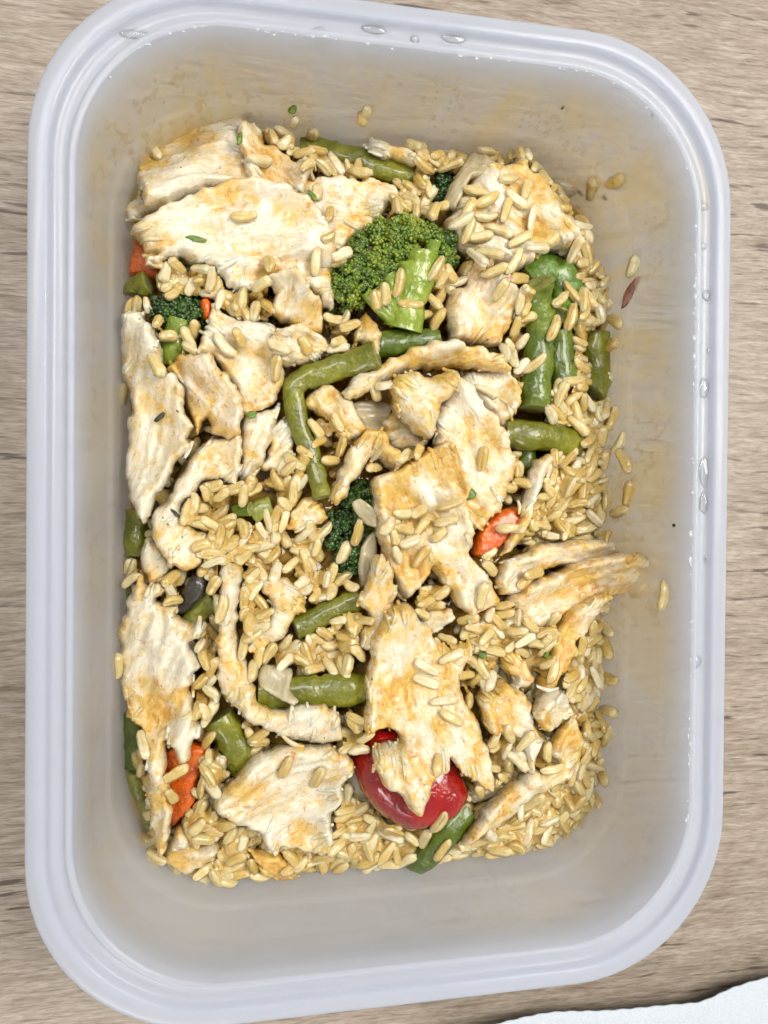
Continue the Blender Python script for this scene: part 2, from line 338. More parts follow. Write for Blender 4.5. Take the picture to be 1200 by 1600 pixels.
def seg_dist(P, Q):
    a = Q; b = np.roll(Q, -1, 0); d = b - a; L2 = (d * d).sum(1) + 1e-12; out = np.full(len(P), 1e9)
    for k in range(0, len(P), 800):
        p = P[k:k+800, None]; t = np.clip(((p - a) * d).sum(2) / L2, 0, 1)
        out[k:k+800] = np.sqrt((((a + t[..., None] * d) - p) ** 2).sum(2)).min(1)
    return out
# ------------------------------------------------------------------ height map of the food (mm)
CELL = 0.5; X0, Y0 = -72.0, -104.0; NX, NY = 288, 416
gx = X0 + (np.arange(NX) + 0.5) * CELL; gy = Y0 + (np.arange(NY) + 0.5) * CELL
GX, GY = np.meshgrid(gx, gy, indexing='ij')
_d = rr_dist(GX, GY)
BED_IN = 13.4
FOOD = np.array([at(x, y, 9)[:2] for x, y in ol('P', '150,480 155,1250 190,1350 255,1390 340,1405 450,1395 600,1405 700,1350 780,1338 870,1348 930,1295 960,1200 970,1100 960,1000 965,900 1000,790 990,690 978,560 980,500 930,440 898,360 850,290 740,218 620,196 490,200 380,180 270,150 190,190')])
_in = inside(FOOD, GX, GY); _dp = seg_dist(np.column_stack([GX.ravel(), GY.ravel()]), FOOD).reshape(NX, NY) * np.where(_in, 1, -1)
bed_edge = np.clip(np.minimum(_d - BED_IN, _dp + 2.5), 0, None)
HM = 6.2 + 9.0 * (1 - np.exp(-bed_edge / 13.0)) + 1.1 * fbm(GX / 9, GY / 9, 3)
HM -= 1.8 * np.clip((-GY - 55) / 30, 0, 1) + 1.5 * np.clip((GX - 30) / 25, 0, 1) * np.clip((20 - GY) / 40, 0, 1)
HM -= 3.2 * np.clip(1 - _dp / 5, 0, 1) * (_d > BED_IN + 3)
HM = np.where(_d > BED_IN - 1.0, np.where(_dp > -0.5, HM, 2.6), -5)
BED = HM.copy()
IDM = np.full((NX, NY), -1, int); NEXT = [0]
_kx = np.fft.fftfreq(NX)[:, None]; _ky = np.fft.fftfreq(NY)[None, :]
def blur(h, sig):
    g = np.exp(-2 * (math.pi ** 2) * ((sig / CELL) ** 2) * (_kx ** 2 + _ky ** 2)); return np.real(np.fft.ifft2(np.fft.fft2(h) * g))
def blurred(sig=4.0):
    m = (HM > 0).astype(float); return blur(np.where(HM > 0, HM, 0), sig) / np.maximum(blur(m, sig), 0.15)
def samp(h, x, y):
    i = np.clip(((np.asarray(x) - X0) / CELL).astype(int), 0, NX - 1); j = np.clip(((np.asarray(y) - Y0) / CELL).astype(int), 0, NY - 1); return h[i, j]
def stamp(P, ident, spread=1):
    i = ((P[:, 0] - X0) / CELL).astype(int); j = ((P[:, 1] - Y0) / CELL).astype(int)
    for a in range(-spread, spread + 1):
        for b in range(-spread, spread + 1):
            ii, jj = i + a, j + b; ok = (ii >= 0) & (ii < NX) & (jj >= 0) & (jj < NY)
            ii, jj, z = ii[ok], jj[ok], P[ok, 2]
            up = z > HM[ii, jj]
            np.maximum.at(HM, (ii, jj), z); IDM[ii[up], jj[up]] = ident
def new_id(): NEXT[0] += 1; return NEXT[0]
# ------------------------------------------------------------------ the bed under everything
def make_bed():
    s = 1.0; xs = np.arange(-68, 68, s); ys = np.arange(-99, 99, s)
    idx = {}; V = []; F = []
    for a, x in enumerate(xs):
        for b, y in enumerate(ys):
            if rr_dist(x, y) > BED_IN and samp(_dp, x, y) > 0:
                idx[a, b] = len(V); V.append((x, y, float(samp(BED, x, y)) - 1.2))
    for (a, b) in idx:
        q = [(a, b), (a + 1, b), (a + 1, b + 1), (a, b + 1)]
        if all(k in idx for k in q): F.append([idx[k] for k in q])
    V = np.array(V); V[:, 2] += 0.6 * fbm(V[:, 0] / 1.8, V[:, 1] / 1.8, 5)
    return tag(mesh_obj('rice_bed', V, F, M['sauce'], attrs={'tip': ('FLOAT', np.zeros(len(V))), 'rib': ('FLOAT', np.zeros(len(V)))}), 'packed mass of sauce soaked brown rice under all the food', kind='stuff')
make_bed()
# ------------------------------------------------------------------ slabs: chicken, carrot, onion, red skin
def catmull(P, step, closed=True):
    P = np.asarray(P, float); n = len(P); out = []
    rngk = range(n) if closed else range(n - 1)
    for k in rngk:
        if closed: p0, p1, p2, p3 = P[(k-1) % n], P[k], P[(k+1) % n], P[(k+2) % n]
        else: p0, p1, p2, p3 = P[max(k-1, 0)], P[k], P[k+1], P[min(k+2, n-1)]
        m = max(1, int(round(np.linalg.norm(p2 - p1) / step)))
        for t in np.arange(m) / m:
            a = 0.5*((2*p1) + (-p0+p2)*t + (2*p0-5*p1+4*p2-p3)*t*t + (-p0+3*p1-3*p2+p3)*t**3); b = p1 + (p2 - p1) * t
            out.append(a * 0.55 + b * 0.45)
    if not closed: out.append(P[-1])
    return np.array(out)
SEED = [0]
def slab(name, pts, mat, th=4.0, fib=0.0, rough=1.0, jag=0.6, round_=1.9, lift=0.2, stain=0.35, brown=0.0, step=0.62, dome=0.0, sig=4.0, smooth_top=False, tilt=(0, 0), dz=0.0, follow=1.0, parent=None):
    SEED[0] += 1; sd = SEED[0]
    B = blurred(sig); zl = 14.0
    for it in range(3):
        P = np.array([at(x, y, zl)[:2] for x, y in pts]); c = P.mean(0); ins = inside(P, GX, GY) & (HM > 0)
        zl = float(B[ins].mean() if ins.any() else 10) + th * 0.45 + lift + dz
    Q = catmull(P, 0.75)
    if jag > 0:
        tn = np.roll(Q, -1, 0) - np.roll(Q, 1, 0); nn = np.stack([tn[:, 1], -tn[:, 0]], 1) / (np.linalg.norm(tn, axis=1)[:, None] + 1e-9)
        Q = Q + nn * (jag * (1.0 * vn(Q[:, 0] / 2.6, Q[:, 1] / 2.6, sd) + 0.6 * vn(Q[:, 0] / 1.3, Q[:, 1] / 1.3, sd + 3) + 0.25 * vn(Q[:, 0] / 0.7, Q[:, 1] / 0.7, sd + 8)))[:, None]
    lo, hi = Q.min(0), Q.max(0)
    X, Y = np.meshgrid(np.arange(lo[0], hi[0], step), np.arange(lo[1], hi[1], step * 0.87), indexing='ij'); X = X + (np.arange(X.shape[1]) % 2)[None] * step * 0.5
    I = np.stack([X.ravel(), Y.ravel()], 1) + rng.normal(0, step * 0.09, (X.size, 2))
    I = I[inside(Q, I[:, 0], I[:, 1])]
    if len(I): I = I[seg_dist(I, Q) > step * 0.45]
    allp = [Vector((float(a), float(b))) for a, b in np.vstack([Q, I])]
    r = delaunay_2d_cdt(allp, [], [list(range(len(Q)))], 1, 1e-5)
    v2 = np.array([(v.x, v.y) for v in r[0]]); F = [list(f) for f in r[2]]
    d = seg_dist(v2, Q); d[d < 1e-3] = 0
    ca, sa = math.cos(R(fib)), math.sin(R(fib)); rel = v2 - c
    u = rel[:, 0] * ca + rel[:, 1] * sa; v = -rel[:, 0] * sa + rel[:, 1] * ca
    vw = v + 1.6 * vn(u / 14, v / 14, sd + 5)
    fade = np.clip(d / (round_ * 0.9), 0, 1)
    prof = np.sqrt(np.clip(1 - (1 - np.clip(d / round_, 0, 1)) ** 2, 0, 1))
    if smooth_top: h = 0.35 * fbm(u / 9, v / 9, sd) + 0.05 * fbm(u / 2, v / 2, sd)
    else:
        big = 1.5 * fbm(u / 12, vw / 7.5, sd, 2); rid = 1 - np.abs(vn(u / 11, vw / 2.3, sd + 7)); n3 = (vn(u / 9, vw / 4.5, sd + 9) + 1) * 1.9
        fr = n3 - np.floor(n3); stp = np.floor(n3) + np.clip((fr - 0.78) / 0.22, 0, 1) - 0.45 * fr
        h = rough * (big + 0.50 * rid + 0.27 * stp + 0.38 * vn(u / 7, vw / 1.35, sd + 11) + 0.16 * fbm(u / 3.2, v / 2.0, sd + 13, 2) - 0.5)
    rmax = max(d.max(), 1e-3)
    hb = samp(B, v2[:, 0], v2[:, 1]); hm = hb.mean(); base = hm + (hb - hm) * follow + lift + dz + rel[:, 0] * tilt[0] + rel[:, 1] * tilt[1] + dome * (1 - (1 - d / rmax) ** 2)
    low = 0.40 * th
    zt = base + low + (th - low) * prof + h * (0.25 + 0.75 * fade)
    zt = np.maximum(zt, base + 0.25)
    n = len(v2); zb = base - 0.5 + 0.0 * d
    V = np.vstack([np.column_stack([v2, zt]), np.column_stack([v2, zb])])
    cnt = {}
    for f in F:
        for a, b in zip(f, f[1:] + f[:1]): cnt[(a, b)] = 1
    side = [(b, a, a + n, b + n) for (a, b) in cnt if (b, a) not in cnt]
    faces = F + [[i + n for i in f[::-1]] for f in F] + side
    nbase = n
    SV = []; SF = []; SI = []
    if mat is M['chicken']:
        tn = np.roll(Q, -1, 0) - np.roll(Q, 1, 0); on = np.stack([tn[:, 1], -tn[:, 0]], 1) / (np.linalg.norm(tn, axis=1)[:, None] + 1e-9)
        if ((Q + on * 0.4)[:, 0] * 0 + inside(Q, (Q + on * 0.4)[:, 0], (Q + on * 0.4)[:, 1])).mean() > 0.5: on = -on
        fd = np.array([ca, sa]); al = on @ fd; starts = []
        for k in np.where(np.abs(al) > 0.55)[0]:
            if rng.random() < 0.15: starts.append((Q[k], fd * np.sign(al[k]), rng.uniform(2.5, 6.0), rng.uniform(0.2, 1.1), rng.uniform(0.5, 0.95)))
        for p0, f0, bk, fw, rs in starts:
            an = rng.normal(0, 0.16); f1 = np.array([f0[0]*math.cos(an) - f0[1]*math.sin(an), f0[0]*math.sin(an) + f0[1]*math.cos(an)]); sd_ = np.array([-f1[1], f1[0]]); cv = rng.normal(0, 0.05)
            for q in range(7):
                t = q / 6; sl = -bk + t * (bk + fw); pc = p0 + f1 * sl + sd_ * cv * sl * abs(sl); kk = int(np.argmin(((v2 - pc) ** 2).sum(1))); over = max(0.0, np.linalg.norm(v2[kk] - pc) - 0.4)
                zc = zt[kk] - rs * 0.30 - over * 0.5; rr_ = rs * (0.35 + 0.65 * math.sin(math.pi * min(1, 0.12 + t * 0.80)))
                for j in range(5):
                    a = 2 * math.pi * j / 5; SV.append((pc[0] + sd_[0] * math.cos(a) * rr_, pc[1] + sd_[1] * math.cos(a) * rr_, zc + math.sin(a) * rr_ * 0.8)); SI.append(kk)
                if q:
                    b0 = len(SV) - 10 + 2 * n
                    for j in range(5): SF.append((b0 + j, b0 + (j + 1) % 5, b0 + 5 + (j + 1) % 5, b0 + 5 + j))
        if SV: V = np.vstack([V, np.array(SV)]); faces = faces + SF
    hh = (h - h.mean()) / (h.std() + 1e-6)
    sta = np.clip(stain + 0.30 * fbm(u / 9, v / 9, sd + 21, 2) - 0.10 * hh, 0, 1); bro = np.clip(brown * (0.9 + 1.6 * fbm(u / 7, v / 7, sd + 31, 2)), 0, 1) if brown else np.zeros(n)
    f3 = np.column_stack([u + sd * 37, v, zt * 0.7])
    loc = (c[0], c[1], float(base.mean())); SI = np.array(SI, int)
    o = mesh_obj(name, V, faces, mat, parent, attrs={'fib': ('FLOAT_VECTOR', np.vstack([f3, f3 + (0, 0, 3), f3[SI]])), 'stain': ('FLOAT', np.r_[sta, sta, sta[SI]]), 'brown': ('FLOAT', np.r_[bro, bro, bro[SI]])}, loc=loc)
    stamp(np.column_stack([v2, zt]), new_id())
    return o
# ------------------------------------------------------------------ tubes: beans, stems
def tube_mesh(C, rad, seg=16, flat=1.0, sd=0, cap=True, ridge=0.04):
    C = np.asarray(C, float); n = len(C); T = np.gradient(C, axis=0); T /= np.linalg.norm(T, axis=1)[:, None] + 1e-9
    V = []; F = []; up = np.array([0, 0, 1.0])
    for k in range(n):
        s = np.cross(T[k], up); s /= np.linalg.norm(s) + 1e-9; w = np.cross(s, T[k])
        for j in range(seg):
            a = 2 * math.pi * j / seg
            q = rad[k] * (1 + ridge * math.cos(2 * a + 0.7) + 0.06 * float(vn(k * 0.35, j * 0.5, sd)) + 0.14 * float(vn(k * 0.8, j * 0.22, sd + 4)) - 0.07 * math.exp(-((a - 1.9) / 0.22) ** 2))
            V.append(C[k] + s * math.cos(a) * q + w * math.sin(a) * q * flat)
    for k in range(n - 1):
        for j in range(seg):
            F.append((k*seg+j, (k+1)*seg+j, (k+1)*seg+(j+1) % seg, k*seg+(j+1) % seg))
    caps = []
    for k, sg in ((0, -1), (n - 1, 1)):
        cv = []; cf = []
        base = [V[k*seg+j] for j in range(seg)]; cen = C[k]
        for sc, off in ((1.0, 0.0), (0.86, 0.22), (0.55, 0.05), (0.0, -0.15)):
            if sc > 0: cv += [cen + (b - cen) * sc + T[k] * sg * off * min(1, rad[k] / 2) for b in base]
            else: cv.append(cen + T[k] * sg * off)
        for m in range(2):
            for j in range(seg):
                q = (m*seg+j, m*seg+(j+1) % seg, (m+1)*seg+(j+1) % seg, (m+1)*seg+j); cf.append(q if sg > 0 else q[::-1])
        for j in range(seg):
            q = (2*seg+j, 2*seg+(j+1) % seg, 3*seg); cf.append(q if sg > 0 else q[::-1])
        caps.append((np.array(cv), cf))
    return np.array(V), F, caps
def bean(label, pts, rpx, mat='bean', dz=0.0, flat=0.88, taper=(1, 1), name='green_bean', cat='green bean', sink=0.62, zends=None, kink=0):
    SEED[0] += 1; sd = SEED[0]; B = blurred(2.5); zl = 15.0
    pts = catmull(pts, 8, False)
    for it in range(3):
        P = np.array([at(x, y, z_)[:3] for (x, y), z_ in zip(pts, np.broadcast_to(zl, len(pts)))])
        sc = np.linalg.norm(at(pts[0][0] + 1, pts[0][1], 15) - at(*pts[0], 15)); r = rpx * sc
        zz = samp(B, P[:, 0], P[:, 1]); k = np.polyfit(np.arange(len(zz)), zz, min(2, len(zz) - 1)) if len(zz) > 3 else None
        if k is not None: zz = 0.65 * np.polyval(k, np.arange(len(zz))) + 0.35 * zz
        zl = zz + r * sink + dz
        if zends: zl = zl + np.linspace(zends[0], zends[1], len(zl))
    P[:, 2] = zl
    need = wall_inset(P[:, 2]) + r * 0.9; e = rr_dist(P[:, 0], P[:, 1]); k = np.clip(need - e, 0, None)
    nearx = (W / 2 - np.abs(P[:, 0])) < (L / 2 - np.abs(P[:, 1])); P[:, 0] -= np.where(nearx, k * np.sign(P[:, 0]), 0); P[:, 1] -= np.where(~nearx, k * np.sign(P[:, 1]), 0)
    rad = r * np.linspace(taper[0], taper[1], len(P)) * (1 + 0.05 * np.array([float(vn(k * 0.45, 1.3, sd)) for k in range(len(P))]))
    V, F, caps = tube_mesh(P, rad, flat=flat, sd=sd)
    loc = P.mean(0); root = bpy.data.objects.new(name, None); COL.objects.link(root); root.location = loc * 0.001
    tag(root, label, cat, 'cut green beans in the rice' if cat == 'green bean' else None)
    o = mesh_obj('skin', V - loc, F, M[mat], root)
    for cv, cf in caps: mesh_obj('cut_end', cv - loc, cf, M['cut'], root)
    S = []
    for p, q in zip(P, rad):
        for a in np.linspace(-1, 1, 9):
            for t in np.linspace(-1, 1, 9):
                if a * a + t * t <= 1: S.append((p[0] + a * q, p[1] + t * q, p[2] + flat * q * math.sqrt(1 - a*a - t*t)))
    stamp(np.array(S), new_id()); return root
# ------------------------------------------------------------------ broccoli
def ico():
    t = (1 + 5 ** .5) / 2; v = np.array([(-1,t,0),(1,t,0),(-1,-t,0),(1,-t,0),(0,-1,t),(0,1,t),(0,-1,-t),(0,1,-t),(t,0,-1),(t,0,1),(-t,0,-1),(-t,0,1)], float)
    f = [(0,11,5),(0,5,1),(0,1,7),(0,7,10),(0,10,11),(1,5,9),(5,11,4),(11,10,2),(10,7,6),(7,1,8),(3,9,4),(3,4,2),(3,2,6),(3,6,8),(3,8,9),(4,9,5),(2,4,11),(6,2,10),(8,6,7),(9,8,1)]
    v /= np.linalg.norm(v[0]); V = list(v); F = []; mid = {}
    def mp(a, b):
        k = (min(a, b), max(a, b))
        if k not in mid: m = V[a] + V[b]; V.append(m / np.linalg.norm(m)); mid[k] = len(V) - 1
        return mid[k]
    for a, b, c in f:
        x, y, z = mp(a, b), mp(b, c), mp(c, a); F += [(a, x, z), (b, y, x), (c, z, y), (x, y, z)]
    return np.array(V), np.array(F)
IV, IF = ico()
def broccoli(label, crown, stem, stem_r, mat='crown', lift=3.0, thick=7.0, bud=0.62, dz=0.0, nsub=50, buds=26, branches=(), gap=1.7, crs=(1.2, 0.9)):
    SEED[0] += 1; sd = SEED[0]; B = blurred(3.5); zl = 18.0
    for it in range(3):
        P = np.array([at(x, y, zl)[:2] for x, y in crown]); ins = inside(P, GX, GY); zb = float(B[ins].mean()); zl = zb + lift + thick * 0.6 + dz
    c2 = P.mean(0); loc = np.array([c2[0], c2[1], zb]); root = bpy.data.objects.new('broccoli_floret', None); COL.objects.link(root); root.location = loc * 0.001
    tag(root, label, 'broccoli', 'broccoli florets in the rice')
    lo, hi = P.min(0), P.max(0); cents = []
    tries = 0
    while len(cents) < nsub and tries < 8000:
        tries += 1; q = lo + rng.random(2) * (hi - lo)
        if not inside(P, np.array([q[0]]), np.array([q[1]]))[0]: continue
        if any((q[0]-a[0])**2 + (q[1]-a[1])**2 < gap ** 2 for a in cents): continue
        cents.append(q)
    cents = np.array(cents); d = seg_dist(cents, P); dm = d.max()
    V = []; F = []; n0 = 0
    for q, dd in zip(cents, d):
        z0 = zb + lift + dz + thick * math.sqrt(max(0, 1 - (1 - min(1, dd / dm)) ** 2)) * 0.9 - 1.0 + rng.normal(0, 0.6)
        cr = crs[0] + rng.random() * crs[1]; out = np.append((q - c2) / (np.linalg.norm(q - c2) + 1e-6) * (1 - dd / dm) * 0.9, 1.0); out /= np.linalg.norm(out)
        # body of the cluster
        bv = IV * (cr * 0.86) + np.array([q[0], q[1], z0]); V.append(bv); F.append(IF + n0); n0 += len(bv)
        for k in range(buds):
            dv = rng.normal(0, 1, 3) * 0.75 + out * 0.8; dv /= np.linalg.norm(dv)
            br = bud * (0.65 + 0.6 * rng.random()); pv = IV * br * (1, 1, 1) + np.array([q[0], q[1], z0]) + dv * cr * (0.85 + 0.2 * rng.random())
            V.append(pv); F.append(IF + n0); n0 += len(pv)
    V = np.vstack(V); F = np.vstack(F)
    mesh_obj('crown', V - loc, F, M[mat], root)
    for k, (path, rp) in enumerate([(stem, stem_r)] + list(branches)):
        pp = catmull(path, 8, False); zs = np.full(len(pp), zb + lift + dz + (0.8 if k == 0 else 1.5))
        zs = zs + np.linspace(thick * 0.35, -0.5, len(pp)) if k == 0 else zs + np.linspace(thick * 0.55, 0.2, len(pp))
        C = np.array([at(x, y, z) for (x, y), z in zip(pp, zs)])
        rad = rp * 0.16 * (np.linspace(0.95, 1.05, len(pp)) if k == 0 else np.linspace(0.8, 1.1, len(pp)))
        tv, tf, caps = tube_mesh(C, rad, sd=sd + k, ridge=0.08)
        s = mesh_obj('stalk' if k == 0 else 'branch', tv - loc, tf, M['stalk'], root)
        for cv, cf in caps[1:]: mesh_obj('cut_end', cv - loc, cf, M['stalk'], s)
        S = np.vstack([np.column_stack([C[:, 0] + a * rad, C[:, 1] + b * rad, C[:, 2] + rad * 0.7]) for a in (-.6, 0, .6) for b in (-.6, 0, .6)]); stamp(S, new_id())
    stamp(V[V[:, 2] > zb + 1], new_id()); return root
# ------------------------------------------------------------------ rice
def grain_variants():
    out = []
    prm = [(0.00, 3.6, 0.84, 0.0, 0), (0.10, 3.0, 0.85, 0.1, 0), (-0.08, 4.2, 0.80, 0.0, 0), (0.16, 3.0, 0.88, 0.25, 1), (0.05, 5.0, 0.82, 0.15, 0), (0.24, 3.4, 0.85, 0.0, 0), (-0.04, 6.0, 0.86, 0.5, 1), (0.02, 2.6, 0.76, -0.2, 0), (-0.14, 5.0, 0.8, 0.35, 1), (0.08, 3.6, 0.9, -0.3, 1)]
    for vi, (bend, pw, fl, burst, split) in enumerate(prm):
        nr, ns = 11, 10; V = []; F = []; tip = []; rib = []
        for k in range(nr):
            t = -1 + 2 * k / (nr - 1); te = math.sin(t * math.pi / 2)
            r = max(0.0, 1 - abs(te) ** pw) ** 0.5 * (1 + burst * te * 0.45) * (1 + 0.07 * float(vn(te * 2.2, vi * 3.1, 61)))
            if k in (0, nr - 1): r = 0.12
            if split and k >= nr - 2: r = 0.62 if k == nr - 2 else 0.38
            for j in range(ns):
                a = 2 * math.pi * j / ns; g = 1 - 0.10 * max(0, math.cos(2 * a + vi)) ** 3 + 0.12 * float(vn(te * 2.0, j * 0.7, vi + 40))
                x = te * 0.5 + (0.06 * float(vn(j * 0.9, k, vi + 70)) if split and k >= nr - 3 else 0)
                V.append((x, r * 0.5 * math.cos(a) * g + bend * (te * te - 0.4), r * 0.5 * fl * math.sin(a) * g + 0.05 * float(vn(te * 1.5, 0.5, vi + 90)))); tip.append(abs(te)); rib.append(0.5 + 0.5 * math.cos(3 * a))
        for k in range(nr - 1):
            for j in range(ns):
                F.append((k*ns+j, (k+1)*ns+j, (k+1)*ns+(j+1) % ns, k*ns+(j+1) % ns))
        F.append(list(range(ns))); F.append([(nr-1)*ns+j for j in range(ns)][::-1])
        F = [f[::-1] for f in F]
        out.append((np.array(V), F, np.array(tip), np.array(rib)))
    return out
GV = grain_variants(); GM = []
for k, (v, f, tp, rb) in enumerate(GV):
    me = bpy.data.meshes.new('rice_grain'); vv = v.copy(); me.from_pydata((vv * (0.0068, 0.0029, 0.0029)).tolist(), [], f)
    me.polygons.foreach_set('use_smooth', [True] * len(me.polygons))
    for nm, ar in (('tip', tp), ('rib', rb)):
        a = me.attributes.new(nm, 'FLOAT', 'POINT'); a.data.foreach_set('value', ar.astype(np.float32))
    me.materials.append(M['rice']); GM.append(me)
GRAINS = []                            # dict: centre, rotation matrix, scale, variant, id, zone
def put_grain(x, y, yaw, ln, wd, zone, press=0.0, maxslope=0.6, roll=None, grp=None):
    ux, uy = math.cos(yaw), math.sin(yaw); s = np.linspace(-0.42, 0.42, 7) * ln
    h = np.maximum.reduce([samp(HM, x + s*ux - o*uy, y + s*uy + o*ux) for o in (-wd*0.25, 0, wd*0.25)])
    if (h < 0).any(): return None
    sl = np.clip(np.polyfit(s, h, 1)[0], -maxslope, maxslope); e = h - sl * s
    z0 = 0.45 * e.max() + 0.55 * e.mean() - press
    ax = np.array([ux, uy, sl]); ax /= np.linalg.norm(ax); side = np.cross([0, 0, 1], ax); side /= np.linalg.norm(side); nz = np.cross(ax, side)
    ro = rng.normal(0, 0.35) if roll is None else roll
    s2 = side * math.cos(ro) + nz * math.sin(ro); n2 = np.cross(ax, s2)
    cz = z0 + wd * 0.40; i = new_id()
    v = int(rng.integers(0, len(GM)))
    GRAINS.append(dict(c=np.array([x, y, cz]), m=np.column_stack([ax, s2, n2]), s=(ln / 6.8, wd / 2.9, wd / 2.9), v=v, id=i, zone=zone, grp=grp))
    a = np.linspace(-1, 1, 13); b = np.linspace(-1, 1, 7); A, Bq = np.meshgrid(a, b); k = np.abs(A) ** 2.6 + Bq ** 2 <= 1; A, Bq = A[k], Bq[k]
    px = x + A*ln*0.5*ux - Bq*wd*0.5*uy; py = y + A*ln*0.5*uy + Bq*wd*0.5*ux
    stamp(np.column_stack([px, py, cz + A*ln*0.5*sl + wd*0.42*np.sqrt(np.clip(1 - Bq**2 - np.abs(A)**2.6, 0, 1))]), i, 0)
    return i
def items(): return (IDM >= 0) & ~np.isin(IDM, [g['id'] for g in GRAINS])
def scatter(n, mask, zone, tries=5, cap=99, yawf=None, ln=(4.4, 6.7), press=1.15):
    cells = np.argwhere(mask & (HM > 0) & (blur(items().astype(float), 0.7) < 0.45) & ~PUDDLE); got = 0
    for k in range(n):
        c = cells[rng.integers(0, len(cells), tries)]; hh = HM[c[:, 0], c[:, 1]]; q = c[int(np.argmin(hh + rng.random(tries) * 1.2))]
        x, y = gx[q[0]], gy[q[1]]
        if HM[q[0], q[1]] > cap: continue
        l = rng.uniform(*ln); yaw = 5.0 * float(vn(x / 7, y / 7, 55)) + rng.normal(0, 0.4) if yawf is None else yawf(x, y) + rng.normal(0, 0.5)
        m = l * 0.5
        if rr_dist(x + math.cos(yaw) * m, y + math.sin(yaw) * m) < BED_IN - 0.4 or rr_dist(x - math.cos(yaw) * m, y - math.sin(yaw) * m) < BED_IN - 0.4: continue
        if put_grain(x, y, yaw, l, rng.uniform(2.2, 2.9), zone, press) is not None: got += 1
    return got
# ------------------------------------------------------------------ low things half sunk in the rice
def flat_thing(name, cat, label, pts, mat, group=None, **k):
    o = slab(name, pts, M[mat], **k); tag(o, label, cat, group); return o
CK = dict(jag=0.10, smooth_top=True, step=0.9)
flat_thing('carrot_piece', 'carrot', 'orange carrot piece under the pointed end of the wide oval chicken slice', ol('A', '120,860 150,690 215,740 320,850 270,900 180,880'), 'carrot', 'carrot pieces', th=5, round_=0.7, **CK)
flat_thing('carrot_piece', 'carrot', 'tiny red orange carrot tip beside the small dark broccoli floret', ol('A', '455,990 490,975 520,1010 510,1080 470,1070'), 'carrot', 'carrot pieces', th=5, round_=1.2, lift=2, **CK)
flat_thing('carrot_piece', 'carrot', 'orange carrot slice under a narrow chicken strip, right of the large curled chicken', ol('D', '950,1090 995,960 1075,895 1165,875 1215,900 1180,960 1100,1040 1000,1120'), 'carrot', 'carrot pieces', th=6, round_=0.7, lift=2.5, **CK)
flat_thing('carrot_piece', 'carrot', 'large orange carrot piece beside the long hanging chicken strip', ol('G', '280,380 400,355 495,365 475,440 445,560 445,620 390,695 320,770 290,640 270,520'), 'carrot', 'carrot pieces', th=6, round_=0.7, lift=1.0, **CK)
flat_thing('carrot_piece', 'carrot', 'small orange sliver between the beans near the right wall', ol('P', '905,505 920,498 925,530 915,560 905,550'), 'carrot', 'carrot pieces', th=4, round_=1.0, lift=0.5, **CK)
bean('olive green bean end pointing left beside the left wall', ol('A', '95,955 150,930 215,905'), 18.5, 'bean', dz=2.0, zends=(1.0, -0.5))
bean('thick flat olive green bean lying along the upper wall', ol('B', '-20,95 40,120 150,150 280,190 420,225'), 19, 'bean', dz=2.5, flat=0.7)
bean('pale green bean stump low against the left wall under the long fillet', ol('E', '150,170 148,280 160,390'), 21, 'bean', dz=0.5)
bean('pale green bean bit at the left wall above the ragged chicken', ol('E', '55,640 90,580 140,540'), 12, 'beanlight', dz=0.5)
bean('dark green bean beside the left wall near the hanging chicken strip', ol('G', '125,220 120,350 105,480'), 17, 'beandark', dz=2.0, flat=0.6)
bean('amber green bean lying in the sauce at the lower left corner', ol('P', '210,1205 208,1250 215,1295'), 14, 'beanlight', dz=-1.0)
bean('olive green bean between the carrot and the bottom chicken slice', ol('G', '545,240 610,350 670,480'), 25, 'bean', dz=1.2)
bean('pale green bean behind the narrow upright end of the chicken hook', ol('E', '425,700 465,630 520,580'), 19, 'beanlight', dz=1.0)
bean('green bean chunk poking out of rice left of the dark lower broccoli', ol('E', '700,190 745,165 790,150'), 15, 'beanlight', dz=2)
bean('dark green bean bit in the rice left of the pale bean chunk', ol('E', '625,175 660,165 695,165'), 11, 'beandark', dz=2)
bean('dark green bean right under the large broccoli stalk', ol('D', '500,115 620,108 795,100'), 20, 'beandark', dz=2.5)
bean('dark green bean third from the right wall, upright', ol('B', '870,745 880,840 895,930'), 21, 'beandark', dz=2.5)
bean('curved green bean nearest the right wall', ol('B', '1045,760 1035,850 990,960'), 19, 'bean', dz=3.0)
bean('bright green pod looped behind the upright dark bean', ol('B', '765,575 820,535 880,550 905,620 890,700'), 22, 'beanbright', dz=4.0, flat=0.6)
bean('long dark green bean standing upright beside the small chicken chunk', ol('B', '790,590 805,700 805,850 790,1020'), 21, 'beandark', dz=4.5)
bean('short stub of green bean under the horizontal bean', ol('P', '822,700 824,730'), 14, 'beandark', dz=1.0)
bean('yellow green bean slice leaning on the right wall', ol('P', '966,702 976,742 960,790'), 11, 'beanlight', dz=0.5, flat=0.6)
bean('horizontal olive green bean right of the large curled chicken', ol('B', '690,1105 800,1115 935,1135'), 20, 'bean', dz=3.0)
flat_thing('mushroom_slice', 'mushroom', 'small black grey mushroom slice above the ragged chicken', ol('E', '350,600 395,495 450,455 495,500 480,570 400,650 350,665'), 'mushroom', None, th=4, round_=1.5, lift=1.5, jag=0.2, step=0.8)
broccoli('small dark broccoli floret between two chicken pieces at the left', ol('A', '215,1040 245,970 330,955 430,975 495,1060 470,1100 400,1120 330,1110 250,1090'), ol('A', '360,1070 335,1180 320,1290'), 18, 'crowndark', lift=1.5, thick=4, nsub=34, buds=16, bud=0.5)
